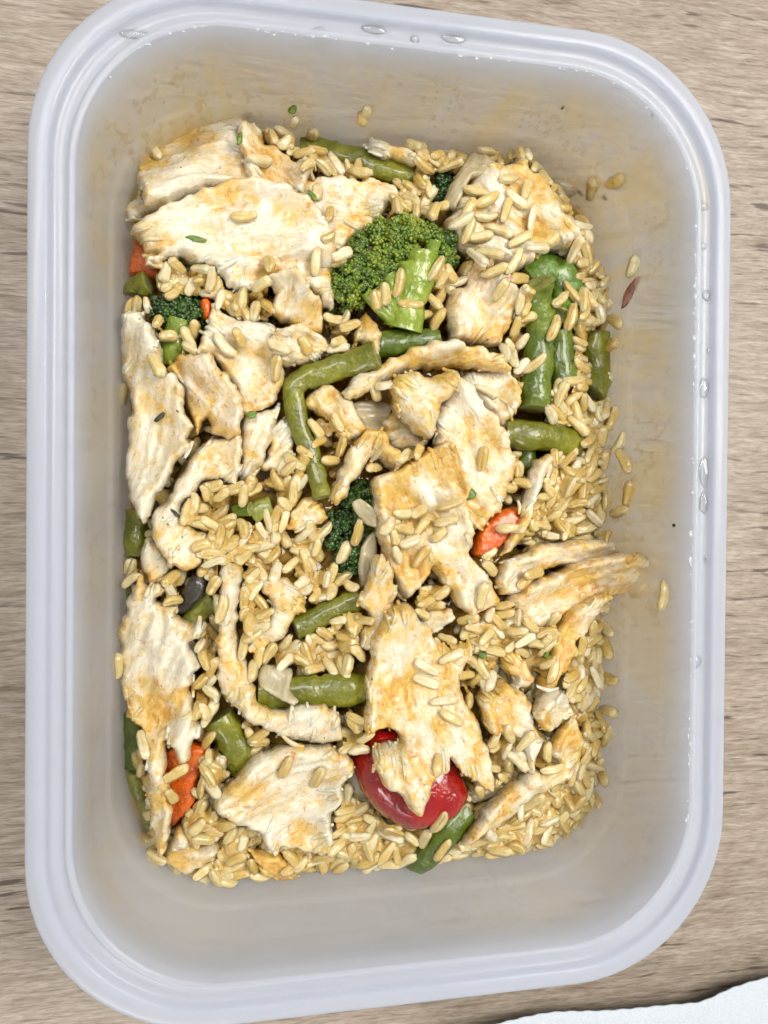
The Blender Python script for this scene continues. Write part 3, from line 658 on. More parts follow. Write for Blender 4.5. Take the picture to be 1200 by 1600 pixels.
broccoli('dark broccoli floret in the gap right of the chicken hook', ol('D', '300,900 350,870 380,800 430,765 480,790 500,860 510,1000 490,1080 440,1160 380,1180 310,1160 285,1040'), ol('D', '420,900 450,1000 440,1100'), 16, 'crowndark', lift=0.5, thick=4, nsub=44, buds=16, bud=0.5)
broccoli('tiny dark green floret tip behind the rice covered chicken', ol('B', '440,215 490,200 500,260 460,310 430,290'), ol('B', '465,240 460,280'), 6, 'crowndark', lift=1.0, thick=3, nsub=10, buds=12, bud=0.45)
flat_thing('onion_piece', 'onion', 'translucent onion petal beside the dark lower broccoli', ol('D', '430,1060 490,990 510,1080 490,1200 440,1260 420,1180'), 'onion', 'cooked onion pieces', th=2, round_=0.8, lift=2, fib=80, jag=0.15)
flat_thing('onion_piece', 'onion', 'onion strip under the pointed tail of the chicken over the red piece', ol('H', '515,480 590,450 660,415 685,440 600,495 525,520'), 'onion', 'cooked onion pieces', th=2.2, round_=0.8, lift=2.5, fib=25, jag=0.15)
flat_thing('onion_piece', 'onion', 'pale onion petal left of the red piece', ol('F', '40,1000 80,960 120,1050 160,1110 140,1125 80,1080'), 'onion', 'cooked onion pieces', th=2, round_=0.8, lift=2.5, fib=-50, jag=0.15)
flat_thing('onion_piece', 'onion', 'dim onion petal under the bent bean near the curled chicken', ol('D', '380,400 480,370 580,400 560,500 480,540 420,480'), 'onion', 'cooked onion pieces', th=2, round_=1, lift=2, fib=0, jag=0.15)
# ------------------------------------------------------------------ chicken outlines, lowest first
CH = []
def ck(label, pts, **k): CH.append((label, pts, k))
ck('small speckled chicken scrap at the left wall beside the wide oval slice', ol('A', '95,565 140,520 195,510 240,560 180,605 120,603'), th=3, fib=10, lift=2)
ck('white chicken slab behind the large broccoli crown', ol('B', '-30,215 60,215 150,222 240,230 310,258 320,300 270,345 240,390 170,420 120,480 60,480 0,400 -40,300'), th=5, fib=-8, lift=1.0, stain=0.40)
ck('yellowish scalloped chicken scrap amid the rice above the chicken hook', ol('E', '860,250 890,180 980,105 1040,150 1050,205 1000,245 920,275'), th=3.5, fib=30, lift=2, stain=0.6)
ck('crumbly chicken lump at the left wall below the long fillet', ol('E', '175,370 215,290 260,330 335,420 300,470 235,525 200,480'), th=5, fib=60, lift=1, jag=0.6)
ck('yellow sauced chicken lump at the lower left corner', ol('G', '290,920 320,820 370,745 450,820 545,840 515,895 440,945 390,970 340,950'), th=5, fib=20, lift=1, stain=0.7)
ck('orange stained chicken scrap at the bottom wall', ol('G', '680,850 750,860 830,880 890,930 915,1010 840,1025 780,975 720,925'), th=4, fib=-30, lift=1, stain=0.75)
ck('small chicken scrap with rice at the upper wall', ol('B', '205,90 225,75 250,100 330,105 390,150 370,180 300,160 230,125'), th=3.5, fib=-15, lift=1.5)
ck('narrow white chicken sliver under the large broccoli', ol('B', '165,780 210,670 245,740 248,835 235,855 195,800'), th=3, fib=80, lift=3)
ck('dim chicken piece behind the small chicken hook', ol('D', '520,500 600,420 690,495 750,555 700,610 620,625 560,595'), th=4, fib=20, lift=1.5, stain=0.5)
ck('rounded chicken piece under the right end of the long arc strip', ol('D', '900,280 940,235 1090,225 1140,265 1168,350 1145,420 1080,510 1030,490 990,400 920,330'), th=4.5, fib=-50, lift=1.5)
ck('upper left chicken slab with torn right edge and pepper specks', ol('A', '148,265 178,230 270,140 420,100 530,68 620,85 692,72 672,150 665,260 690,330 710,400 760,470 560,500 440,530 300,580 210,600 190,520 165,430 148,340'), th=7, fib=8, lift=1.5, stain=0.36, brown=0.10)
ck('ragged chicken flap on the right of the upper left slab', ol('A', '640,170 690,148 730,205 762,252 792,248 752,190 770,172 812,212 808,250 850,290 910,348 938,325 992,338 988,392 955,445 935,505 880,520 780,490 700,480 670,400 655,330 640,250'), th=5, fib=-35, lift=1.5, stain=0.5, brown=0.12)
ck('narrow chicken tatter right of the striped fillet end', ol('C', '775,690 850,645 905,700 885,790 825,885 760,885 745,860 790,760'), th=4, fib=60, lift=1, stain=0.45)
ck('fibrous chicken end with long grain below the browned chicken fold', ol('C', '650,625 740,598 835,575 828,625 785,765 745,875 665,935 635,900 640,780'), th=5, fib=62, lift=1.5)
ck('pink tinged chicken strip running down to the rice at the left', ol('P', '318,690 335,680 356,682 374,678 379,707 375,733 368,760 342,750 315,752 302,775 286,788 284,805 302,822 322,833 330,850 314,876 293,890 268,883 248,858 234,824 241,796 265,771 277,748 292,722'), th=7, fib=58, lift=2.0, stain=0.38)
ck('wide oval chicken slice, smooth and pointed at its left end', ol('A', '118,660 160,612 230,572 330,535 440,495 560,452 650,437 760,447 860,472 940,517 1003,577 1045,650 1083,720 1090,790 1080,880 1090,1000 1065,1045 1000,1005 950,935 850,905 780,892 760,932 720,952 640,942 590,930 560,882 500,842 420,812 380,782 300,792 228,818 212,790 262,770 210,752 190,712'), th=6.5, fib=14, rough=0.85, lift=2.5, stain=0.34, sig=6)
ck('pale chicken flap with a jagged top below the oval slice', ol('C', '420,360 465,270 497,190 512,105 560,148 620,168 700,188 780,198 830,225 840,270 850,350 855,430 835,515 785,585 700,625 640,615 630,520 570,440 520,360 470,350'), th=5.5, fib=-35, lift=2.0, stain=0.36)
ck('shredded golden chicken clump at the lower tip of the oval slice', ol('A', '775,895 830,878 900,855 945,920 1005,980 1040,1060 1025,1115 960,1125 880,1105 800,1065 788,1010 822,960'), th=6, fib=70, rough=1.3, jag=0.6, lift=2.0, stain=0.62)
ck('white folded chicken edge left of the bent bean', ol('C', '770,300 800,248 870,216 960,211 1045,250 1080,320 1030,355 960,380 880,390 800,350'), th=4.5, fib=-20, lift=2, stain=0.45)
ck('browned chicken fold in the middle of the left group', ol('C', '295,410 345,345 420,345 510,338 560,425 620,485 660,550 655,640 645,725 585,745 505,715 490,640 445,715 430,660 385,570 345,465'), th=5.5, fib=-60, lift=2.0, stain=0.5, brown=0.16)
ck('long chicken fillet along the left wall with a black herb fleck', ol('C', '100,162 180,155 228,122 243,138 203,172 243,220 273,320 303,400 300,448 352,458 384,530 394,620 440,682 430,705 390,742 422,772 400,812 340,882 310,932 280,992 240,1062 220,1122 200,1135 168,1092 128,1022 106,960 92,850 98,750 108,680 128,600 108,500 78,400 72,300 82,220'), th=8, fib=75, lift=3.0, stain=0.27, tilt=(0.08, 0))
ck('rice covered chicken chunk in the upper right corner', ol('B', '520,300 560,230 640,165 700,165 742,148 782,198 798,196 835,262 872,322 908,382 924,442 882,480 830,478 780,500 740,540 680,570 620,540 560,500 500,440 480,370'), th=10, fib=-40, lift=2.5, stain=0.45, round_=4)
ck('small upright chicken chunk with brown streaks under the rice covered one', ol('B', '540,515 580,508 618,498 635,560 685,588 720,630 705,682 692,742 664,804 600,804 540,788 497,783 482,690 497,600 540,590 532,550'), th=7, fib=70, lift=3.0, stain=0.4, brown=0.25)
ck('short fibrous chicken tuft under the bend of the bent bean', ol('D', '165,395 200,335 250,302 312,318 375,380 405,440 455,520 400,570 350,575 305,530 290,480 250,450 205,405'), th=5.5, fib=-50, rough=1.3, lift=2.5, stain=0.42)
ck('long curved chicken strip arching below the large broccoli', ol('D', '338,345 395,268 480,222 580,172 700,126 800,104 880,106 960,126 1080,160 1112,190 1118,238 1020,230 940,230 860,212 760,222 650,232 580,258 530,298 450,345 380,384'), th=5.5, fib=20, rough=0.7, lift=2.5, stain=0.40, round_=3)
ck('large smooth chicken piece with rounded right edge in the centre', ol('D', '830,265 900,285 962,348 1022,428 1082,518 1132,608 1148,690 1122,772 1082,852 1042,925 970,980 920,980 880,930 880,820 850,720 840,640 775,580 768,500 790,420 830,340'), th=8, fib=-55, rough=0.85, lift=2.5, stain=0.36, round_=4)
ck('curled rounded chicken lobe left of the large smooth piece', ol('D', '580,330 596,268 640,240 692,240 722,266 790,260 855,250 875,290 838,350 800,400 780,470 750,550 680,515 618,465 586,400'), th=9, fib=-50, rough=0.6, lift=3.0, stain=0.45, round_=5)
ck('small bent chicken hook above the dark lower broccoli', ol('D', '283,830 308,760 348,680 372,620 418,556 460,525 542,535 564,578 620,618 625,682 602,710 560,688 520,660 478,645 462,668 434,725 392,765 352,835 315,868'), th=5.5, fib=60, rough=1.2, jag=0.5, lift=3.5, stain=0.62, round_=2.5)
ck('torn chicken piece heaped with rice in the centre, two ragged tails', ol('P', '578,752 597,740 620,735 637,719 663,702 688,692 704,707 711,733 726,763 722,783 724,807 730,822 733,862 746,880 768,910 782,937 768,951 741,965 722,953 704,925 688,903 677,888 672,899 663,916 641,934 632,938 622,920 620,906 605,893 596,867 587,836 583,806 580,775'), th=6.5, fib=-62, rough=1.15, lift=3.0, stain=0.52, jag=0.5)
ck('narrow chicken strip leading from the orange carrot slice up to the right', ol('P', '836,718 858,713 858,735 845,770 828,810 817,837 800,858 783,868 787,845 806,820 811,800 824,760'), th=4.5, fib=65, lift=2.0, stain=0.35)
ck('ragged chicken piece along the left wall ending in a long hanging strip', ol('P', '179,1007 186,973 196,943 212,912 221,896 233,911 247,910 258,920 245,938 277,946 277,958 300,965 324,965 328,973 314,993 298,1000 308,1018 314,1033 304,1052 309,1060 298,1077 304,1093 311,1117 309,1143 305,1157 298,1185 280,1178 270,1162 261,1152 264,1173 259,1207 270,1253 265,1287 260,1320 247,1331 239,1313 239,1273 234,1233 230,1190 218,1140 199,1120 186,1090 183,1070'), th=6.5, fib=72, rough=1.35, jag=0.75, lift=2.5, stain=0.46)
ck('long chicken hook curving under the glossy lower bean', ol('P', '346,886 374,881 378,907 375,940 370,980 379,1023 389,1055 396,1073 402,1098 430,1103 460,1100 500,1096 525,1112 537,1140 532,1158 500,1164 465,1162 425,1147 394,1128 368,1109 348,1082 339,1060 340,1020 338,985 341,940 344,910'), th=6, fib=80, rough=0.65, lift=2.0, stain=0.34, round_=3)
ck('small folded white chicken flap left of the middle bean', ol('E', '742,500 800,476 862,486 914,526 950,590 955,645 905,650 885,690 855,765 780,805 695,835 685,760 775,685 785,620 748,562'), th=4.5, fib=-30, lift=2.0, stain=0.46)
ck('wedge shaped chicken slice at the bottom, smooth with rounded top', ol('G', '530,662 536,610 597,540 657,468 737,417 830,377 930,366 1062,366 1142,397 1168,440 1145,512 1105,545 1110,620 1104,662 1064,684 1080,780 1064,865 1010,874 960,864 900,854 840,846 800,866 768,834 716,774 648,734 588,694'), th=7, fib=25, rough=0.85, lift=2.5, stain=0.36)
RED = ol('F', '72,940 105,880 145,815 225,815 300,830 420,900 462,980 484,1050 442,1115 380,1155 280,1190 218,1168 148,1112 98,1040')
ck('narrow pointed chicken shard above the large jagged piece', ol('F', '143,196 182,226 213,280 218,380 203,440 173,505 143,548 86,535 108,480 128,430 88,360 108,330 122,270'), th=5, fib=70, lift=3.0, stain=0.4)
ck('small chicken bits in the gap beneath the rice heaped piece', ol('F', '310,440 350,400 420,395 440,425 420,455 360,480 325,470'), th=4, fib=30, lift=1.5, stain=0.45)
ck('large jagged chicken piece reaching over the red piece', ol('F', '138,560 148,480 178,418 230,376 292,392 312,438 352,466 382,516 422,543 493,526 505,560 484,620 464,680 494,740 534,800 564,900 579,990 573,1056 500,1006 438,962 414,920 400,955 350,975 324,1003 313,1054 291,1096 260,1086 218,1026 180,1014 148,952 138,878 228,868 228,832 190,817 116,832 114,740 117,640'), th=6.5, fib=-75, lift=3.5, stain=0.52, jag=0.5, sig=6)
ck('wavy chicken band on top near the right wall', ol('F', '583,310 588,248 640,208 720,172 830,147 960,142 1012,162 1045,200 960,225 850,240 770,262 720,285 680,315 640,340 590,340'), th=6, fib=15, lift=3.2, stain=0.42, brown=0.25, tilt=(0.14, 0))
ck('broad chicken piece stretching towards the right wall', ol('F', '630,370 700,300 780,268 860,228 950,206 1050,186 1102,228 1133,280 1138,348 1050,350 970,345 900,390 840,425 790,445 740,465 690,430'), th=6.5, fib=25, rough=1.15, lift=4.5, stain=0.55, brown=0.22, tilt=(0.30, 0.0))
ck('twisted orange chicken strip hanging below the broad right piece', ol('F', '820,430 880,368 965,332 955,400 924,470 884,520 864,592 805,645 774,705 738,724 736,670 776,600 786,520 796,470'), th=6, fib=65, lift=2.5, stain=0.72, rough=1.2)
ck('thin chicken tatter left of the twisted orange strip', ol('F', '600,560 640,530 690,590 720,640 690,680 640,690 650,640 610,610'), th=4, fib=-60, lift=2, stain=0.55)
ck('chunky square chicken cube with a white face', ol('F', '512,722 558,688 610,656 664,682 704,728 724,790 744,860 734,912 708,970 680,974 688,905 640,850 590,845 556,835 536,782'), th=8, fib=-40, rough=0.8, lift=2.5, stain=0.42)
ck('small lumpy chicken bit between the cube and the right rice', ol('F', '700,760 722,718 760,688 800,678 854,718 869,760 834,805 800,835 740,814'), th=6, fib=20, lift=2.5, stain=0.55)
ck('curved stringy chicken strip at the lower right', ol('H', '462,660 516,588 568,536 640,474 720,404 800,384 842,366 814,330 814,288 846,238 892,184 924,228 945,290 930,354 884,426 800,458 742,488 682,548 622,608 550,618 490,648'), th=5.5, fib=35, rough=1.2, lift=2.5, stain=0.55, round_=2.6)
cover = np.zeros((NX, NY))
for lab, pts, k in CH: cover = np.maximum(cover, inside(np.array([at(x, y, 18)[:2] for x, y in pts]), GX, GY).astype(float))
cov_soft = blur(cover, 1.6)
# ------------------------------------------------------------------ loose rice, first layers
edge_yaw = lambda x, y: math.atan2(y * 0.55, x)
PUDDLE = inside(np.array([at(x, y, 9)[:2] for x, y in ol('P', '185,1205 236,1200 240,1300 215,1318 190,1300')]), GX, GY)
open_ = (cov_soft < 0.85) & (_d > BED_IN + 1.5) & (_dp > 1.0)
low_first = HM < BED + 6
scatter(1050, open_ & low_first, 'bed', press=0.5)
rightm = open_ & (GX > 33)
scatter(230, rightm & (HM < BED + 4), 'right', tries=6, yawf=lambda x, y: edge_yaw(x, y))
scatter(200, open_ & (GY < -62) & (HM < BED + 4), 'bottom', tries=6)
# ------------------------------------------------------------------ upper vegetables under the top chicken
bean('green bean angled up to the right under the pointed chicken shard', ol('E', '905,725 1060,655 1210,580'), 18, 'bean', dz=2.0)
bean('thick glossy green bean above the long chicken hook', ol('E', '735,1030 850,1030 1000,1025 1230,1010'), 25, 'bean', dz=2.6)
bean('dark green bean pointing down left at the bottom wall', ol('H', '245,800 340,725 430,630 500,545'), 18, 'beandark', dz=2.0)
red = flat_thing('red_pepper_piece', 'red pepper', 'glossy domed red piece half hidden by the large jagged chicken', RED, 'pepper', None, th=6, round_=5, lift=2.5, dome=3.5, jag=0.05, smooth_top=True, step=0.9)
NB = len(CH)
for k, (lab, pts, kw) in enumerate(CH):
    o = slab('chicken_piece', pts, M['chicken'], **kw); tag(o, lab, 'chicken', 'torn chicken pieces')
broccoli('large bright broccoli floret with thick pale stalk at the top centre', ol('B', '80,610 100,510 165,430 250,362 330,345 420,365 495,398 525,480 500,520 455,520 420,470 370,500 330,560 290,600 220,620 150,655 90,645'), ol('B', '400,470 385,560 350,640 325,740'), 27, 'crown', lift=4.0, thick=8, nsub=105, buds=46, bud=0.44, gap=2.05, crs=(1.35, 1.0),
         branches=[(ol('B', '440,430 425,500 385,590'), 13), (ol('B', '275,545 295,620 325,690'), 15), (ol('B', '200,610 250,665 305,715'), 10), (ol('B', '490,460 450,520 400,590'), 11), (ol('B', '340,500 345,570 345,650'), 15), (ol('B', '240,590 275,640 315,700'), 11)])
bean('olive bean bent at a right angle between the left and centre chicken', ol('D', '505,160 380,205 250,248 160,276 118,312 122,390 155,530 215,680 250,830'), 18, 'bean', dz=2.2, taper=(1.08, 0.72), flat=0.75)
flat_thing('onion_piece', 'onion', 'soft onion leaf on the rice covered chunk at the upper right', ol('B', '470,315 500,240 540,172 588,98 642,138 652,190 605,235 562,228 532,285 505,338'), 'onion', 'cooked onion pieces', th=2.4, round_=0.8, lift=1.0, fib=55, jag=0.2)
flat_thing('onion_piece', 'onion', 'square onion petal on the glossy lower bean', ol('E', '732,945 760,903 892,925 880,1010 918,1050 892,1072 820,1042 738,992'), 'onion', 'cooked onion pieces', th=2.2, round_=0.7, lift=0.3, fib=80, jag=0.1)
flat_thing('onion_piece', 'onion', 'small pale onion chip on the rice at the dark lower broccoli', ol('D', '393,862 430,838 492,888 502,972 450,955'), 'onion', 'cooked onion pieces', th=1.8, round_=0.7, lift=0.6, fib=-40, jag=0.1)
flat_thing('onion_piece', 'onion', 'pale onion chip on the stem of the long chicken hook', ol('E', '515,570 560,580 610,690 590,725 535,700'), 'onion', 'cooked onion pieces', th=2.0, round_=0.8, lift=0.4, fib=-60, jag=0.1)
# ------------------------------------------------------------------ rice seen one by one on top of things
def trace(c, s, zone, grp=None):
    ox, oy, k = CR[c]
    for g in s.split():
        x, y, a, l = [float(q) for q in g.split(',')]; px, py = ox + x / k, oy + y / k; z = 16.0
        for it in range(3): p = at(px, py, z); z = float(samp(HM, p[0], p[1])) + 1.0
        sc = np.linalg.norm(at(px + 1, py, z) - at(px, py, z)); ln = max(3.9, min(7.4, l / k * sc * 0.90)); put_grain(p[0], p[1], R(a), ln, rng.uniform(2.5, 3.0) if ln > 4.8 else 2.3, zone, 0.85)
trace('A', '235,165,15,140 245,280,-65,130 350,100,-5,130 740,330,12,160 800,215,-70,70 960,350,40,70', 'slab')
trace('A', '660,590,5,140 780,825,100,110 1000,810,85,150 1060,685,30,70', 'oval')
trace('A', '1000,500,80,130 1060,600,80,120 1110,800,20,90', 'behind')
trace('A', '280,910,100,110 370,890,-15,150 540,960,70,120 590,1000,80,100 640,1040,20,70 740,960,30,120 420,930,60,110 470,900,20,110 330,960,40,100', 'bed')
trace('C', '265,205,70,90 310,260,10,110 430,230,80,120', 'smallbroc')
trace('C', '250,390,-60,150 110,540,80,130 70,650,80,110', 'fillet')
trace('C', '80,930,30,100 85,1040,40,110', 'bed')
trace('C', '570,300,-45,160 830,300,-20,140 950,300,-60,110 815,410,85,150 640,260,-60,110', 'flap')
trace('C', '950,800,-30,100', 'bentbean')
trace('C', '520,960,10,130 405,1080,75,150 480,1050,80,130 620,970,20,130 690,950,70,110 860,850,60,140 930,860,70,150 560,1000,40,120', 'bed')
trace('D', '500,320,-60,150 1020,330,-25,130', 'arc')
trace('D', '1005,650,85,130', 'smooth')
trace('D', '630,910,0,150 720,970,50,130 850,865,20,150 830,945,15,130 590,1020,-70,90 720,1110,60,150 600,1100,-60,120 660,1040,20,130 700,900,30,110 560,970,50,110 800,1010,40,100 640,980,-10,130', 'heap')
trace('D', '415,1000,80,150 350,1090,65,130', 'lowbroc')
trace('D', '1150,980,0,110', 'carrot')
trace('D', '640,640,40,110 1040,1100,30,90 320,480,-60,110 700,620,60,100', 'bed')
trace('E', '470,340,15,130 590,390,30,140 640,250,5,160 780,400,-35,140 690,400,-70,140 740,460,-60,120 545,190,40,150 810,200,75,150 900,110,60,140 960,300,25,150 930,370,-15,120 880,430,40,120 940,470,5,90 1000,520,80,140 1070,540,75,130 950,540,30,90 760,340,20,130 850,300,-60,120 700,310,40,130 620,330,70,110 1000,330,60,110 820,250,10,120', 'mid')
trace('E', '665,580,85,160 560,640,75,160 525,510,60,120 660,790,80,160 700,900,80,130 730,700,15,150 700,760,30,120', 'hook')
trace('E', '880,820,40,130 1000,830,30,170 1050,870,25,150 1120,900,-70,150 1100,690,60,90 1180,690,80,130 960,880,60,120 1080,800,10,130 1150,820,60,120', 'abovebean')
trace('E', '320,540,-70,160 120,440,70,110 90,500,50,120 70,900,90,150 460,800,60,90 520,880,70,130 500,1130,60,150 450,1080,70,110 470,950,40,110', 'bed')
trace('F', '340,610,-30,130 450,615,-5,130 340,660,-20,120 400,730,5,140 430,790,-30,140 380,960,75,90 430,570,20,110', 'jagged')
trace('F', '540,350,80,120 340,380,15,130 80,460,80,100 20,440,10,70 700,290,40,130 730,270,10,120 655,430,-70,130 710,450,-45,90 800,450,70,110 630,520,20,100 740,520,60,130 570,520,-65,130 760,600,70,110 680,500,30,120 510,480,20,90', 'rightmid')
trace('F', '630,890,-30,150 660,940,-40,130 640,850,-60,120 760,950,5,100 700,880,60,110', 'cube')
trace('F', '620,105,5,90 740,125,-20,90 790,60,60,110 830,20,40,120 870,80,20,120 900,110,10,130 960,60,70,120 1000,50,20,110 1040,60,80,130 850,-40,50,110 900,-20,80,110 940,0,30,120 990,-50,70,130 800,-10,70,110 870,-90,-40,110 930,-110,60,120 960,-60,20,110', 'rightup')
trace('B', '590,265,-15,150 560,330,60,120 620,350,10,150 690,330,70,130 730,290,-30,120 780,360,80,140 670,400,-20,140 600,420,10,140 740,430,30,130 640,470,-10,140 720,510,60,120 560,400,70,120 700,220,20,100 760,260,70,90 620,300,30,120 800,460,10,130 650,540,20,120 600,480,-50,120 540,360,30,130 680,600,60,90', 'corner')
trace('B', '320,580,80,120 270,620,-80,90 360,655,0,100 240,640,-70,80 450,530,60,110 115,500,30,90', 'bigbroc')
trace('B', '340,45,-80,70 350,95,-20,150 450,150,-10,130 400,180,-20,130 490,185,20,100 390,250,60,120 360,310,85,120 420,290,60,100 310,330,-30,120 440,345,10,100', 'top')
trace('B', '745,640,85,130 790,865,40,110', 'upright')
trace('B', '900,490,70,120 940,530,20,110 960,470,-30,110 880,640,40,110 920,610,-60,110 920,700,75,130 860,740,70,100 960,640,80,120 1000,720,30,130 1040,750,20,130 1050,820,-20,110 1080,700,70,100 1030,660,60,90 955,870,-25,120 930,920,10,120 880,970,70,110 970,1000,-50,120 930,1080,-40,130 900,1010,70,110 850,1040,-30,130 1000,1050,60,110 1060,1130,40,100 980,1130,30,120', 'rightup')
trace('G', '190,370,-70,170 330,580,-60,110', 'hang')
trace('G', '500,410,90,90 350,480,30,150', 'carrot')
trace('G', '510,540,-45,170 460,590,-30,110 460,680,70,130 520,700,70,100 580,720,20,130 420,770,-60,160 520,780,-20,110 600,790,60,120 190,860,0,120 190,800,-30,110 260,910,50,100 620,920,30,170 640,970,10,120 560,1010,60,100 470,970,30,120 740,980,-15,130 1110,940,70,140 1140,610,75,160 1130,700,20,120 1150,780,60,130 1090,830,30,120 880,960,30,110 980,950,-10,130 1040,960,70,130', 'bottom')
trace('G', '860,475,70,160 1010,530,70,150', 'wedge')
trace('H', '160,590,-30,160 220,640,-20,170 130,620,60,120 270,730,45,170 380,640,60,150 400,590,60,120 330,620,80,120 60,700,70,160 20,740,60,150 140,740,30,150 200,700,50,130 100,780,20,120', 'bottom')
trace('H', '670,600,15,130 740,630,70,110 700,560,30,130 760,520,40,120 690,690,10,150 800,620,60,120 830,690,40,110 880,640,60,140 620,690,0,130 560,660,20,130 870,570,50,140 900,510,70,120 960,460,70,140 1000,490,-70,150 920,460,-60,140 970,370,-20,140 1000,300,-15,150 960,330,50,120 940,250,-30,150 1000,230,-20,150 1010,170,-20,150 950,130,30,140 990,80,70,150 1020,60,-70,150 920,60,50,140 880,80,60,140 970,560,-60,150 940,590,40,130 1000,400,-30,140 900,400,60,120', 'lowright')
# more rice falling into what is still open
open2 = (_d > BED_IN + 1.2) & (_dp > 1.0) & (cov_soft < 0.7)
scatter(460, open2 & (HM < BED + 6.5), 'bed', tries=9)
# ------------------------------------------------------------------ sauce pooled low between the grains
def sheet(name, label, lv, keep, mat, s=0.7, attrs=False):
    V = []; F = []; idx = {}
    xs = np.arange(-66, 66, s); ys = np.arange(-97, 97, s)
    for a, x in enumerate(xs):
        for b, y in enumerate(ys):
            if rr_dist(x, y) > 13.6 and samp(_dp, x, y) > 0.8 and samp(keep, x, y): idx[a, b] = len(V); V.append((x, y, float(samp(lv, x, y))))
    for (a, b) in idx:
        q = [(a, b), (a+1, b), (a+1, b+1), (a, b+1)]
        if all(k in idx for k in q): F.append([idx[k] for k in q])
    n = len(V)
    return tag(mesh_obj(name, V, F, M[mat], attrs={'tip': ('FLOAT', np.zeros(n)), 'rib': ('FLOAT', np.zeros(n))} if attrs else None), label, kind='stuff')
def make_sauce():
    top = np.isin(IDM, [g['id'] for g in GRAINS]); m = blur(top.astype(float), 0.9)
    edge = np.clip((np.minimum(_d - 13.6, _dp)) / 3.5, 0, 1)
    sm = blur(np.where(HM > 0, HM, 8), 0.75) - 0.20 - 2.6 * (1 - edge) - 2.0 * np.clip(0.9 - m, 0, 1) + 0.30 * fbm(GX / 1.3, GY / 1.3, 66)
    sheet('rice_mash', 'soft sticky rice starch and sauce binding the loose grains', np.minimum(sm, HM + 0.25), m > 0.5, 'mash', 0.55)
    return sheet('sauce', 'thin oily orange brown sauce pooled around the rice', 7.5 + 0.10 * vn(GX / 3, GY / 3, 60), _d > 0, 'sauce', 0.9)
make_sauce()
# ------------------------------------------------------------------ flecks and scraps
def fleck(name, cat, label, px, py, ang, lpx, wpx, mat, wall=False, th=0.5):
    z = 16.0
    if wall: p = at_wall(px, py)
    else:
        for it in range(3): p = at(px, py, z); z = float(samp(HM, p[0], p[1])) + 0.1
        p = np.array([p[0], p[1], z])
    f2 = at_wall if wall else (lambda a, b: at(a, b, p[2]))
    c, s = math.cos(R(ang)), math.sin(R(ang))
    q1 = f2(px + c * 3, py - s * 3) - p; q1 /= np.linalg.norm(q1) + 1e-9; q2 = f2(px + s * 3, py + c * 3) - p; q2 -= q1 * (q1 @ q2); q2 /= np.linalg.norm(q2) + 1e-9
    n = np.cross(q1, q2); n = n if n @ (CAM - p) > 0 else -n
    sc = np.linalg.norm(at(px + 1, py, p[2]) - at(px, py, p[2]))
    V = []; F = []; m = 14
    for lay, zz, k in ((0, 0.0, 1.0), (1, th * 0.7, 0.85), (2, th, 0.4)):
        for j in range(m):
            a = 2 * math.pi * j / m; rj = k * (1 + 0.22 * float(vn(j * 0.9, px, 5)))
            V.append(q1 * math.cos(a) * lpx * sc * 0.5 * rj + q2 * math.sin(a) * wpx * sc * 0.5 * rj + n * (zz - 0.1))
    for lay in range(2):
        for j in range(m): F.append((lay*m+j, lay*m+(j+1) % m, (lay+1)*m+(j+1) % m, (lay+1)*m+j))
    F.append([2*m+j for j in range(m)]); F.append(list(range(m))[::-1])
    o = mesh_obj(name, np.array(V), F, M[mat]); o.location = p * 0.001
    return tag(o, label, cat)
fleck('herb_fleck', 'herb', 'black herb fleck on the long left chicken fillet', 251, 651, 38, 27, 8, 'herb')
fleck('herb_fleck', 'herb', 'black herb fleck on the pink tinged chicken strip', 273, 801, -40, 20, 6, 'herb')
fleck('herb_fleck', 'herb', 'green herb fleck on the upper left chicken slab', 374, 217, 78, 22, 9, 'herbgreen')
fleck('herb_fleck', 'herb', 'thin green stem bit on the wide oval chicken slice', 306, 373, -12, 34, 10, 'herbgreen')
fleck('herb_fleck', 'herb', 'green leaf bit on the slab behind the oval slice', 488, 309, 25, 22, 8, 'herbgreen')
fleck('herb_fleck', 'herb', 'green leaf chip at the edge of the large smooth centre chicken', 734, 773, 30, 22, 18, 'herbgreen')
fleck('herb_fleck', 'herb', 'small green bit below the pale chicken flap', 393, 648, 20, 18, 12, 'herbgreen')
fleck('herb_fleck', 'herb', 'dark curled herb on the scrap at the upper wall', 604, 213, 35, 30, 6, 'herb')
fleck('herb_fleck', 'herb', 'green crumb in the gap below the rice heaped chicken', 755, 1024, 10, 17, 12, 'herbgreen')
fleck('herb_fleck', 'herb', 'green crumb on the twisted orange chicken strip', 854, 1020, 80, 20, 8, 'herbgreen')
fleck('herb_fleck', 'herb', 'dark olive seed at the lower right end of the rice', 850, 1332, -60, 18, 10, 'herb')
fleck('onion_scrap', 'onion', 'purple brown onion scrap stuck on the right wall', 984, 457, 62, 46, 13, 'redonion', True, 0.8)
fleck('broccoli_crumb', 'broccoli', 'green broccoli crumb stuck on the upper wall', 457, 171, 20, 16, 14, 'herbgreen', True, 0.9)
fleck('herb_fleck', 'herb', 'dark speck on the upper right wall near the rim', 879, 168, 40, 8, 4, 'herb', True)
fleck('herb_fleck', 'herb', 'tiny black speck high in the upper right corner wall', 1020, 180, 5, 6, 4, 'herb', True)
fleck('herb_fleck', 'herb', 'black speck on the right wall beside the broad chicken', 1053, 821, -20, 6, 5, 'herb', True)
fleck('herb_fleck', 'herb', 'dark herb tip on the left rice cluster stuck at the upper right', 906, 301, -50, 13, 7, 'herb', True)
fleck('herb_fleck', 'herb', 'dark herb tip under the pair of grains at the upper right', 945, 309, -50, 10, 6, 'herb', True)
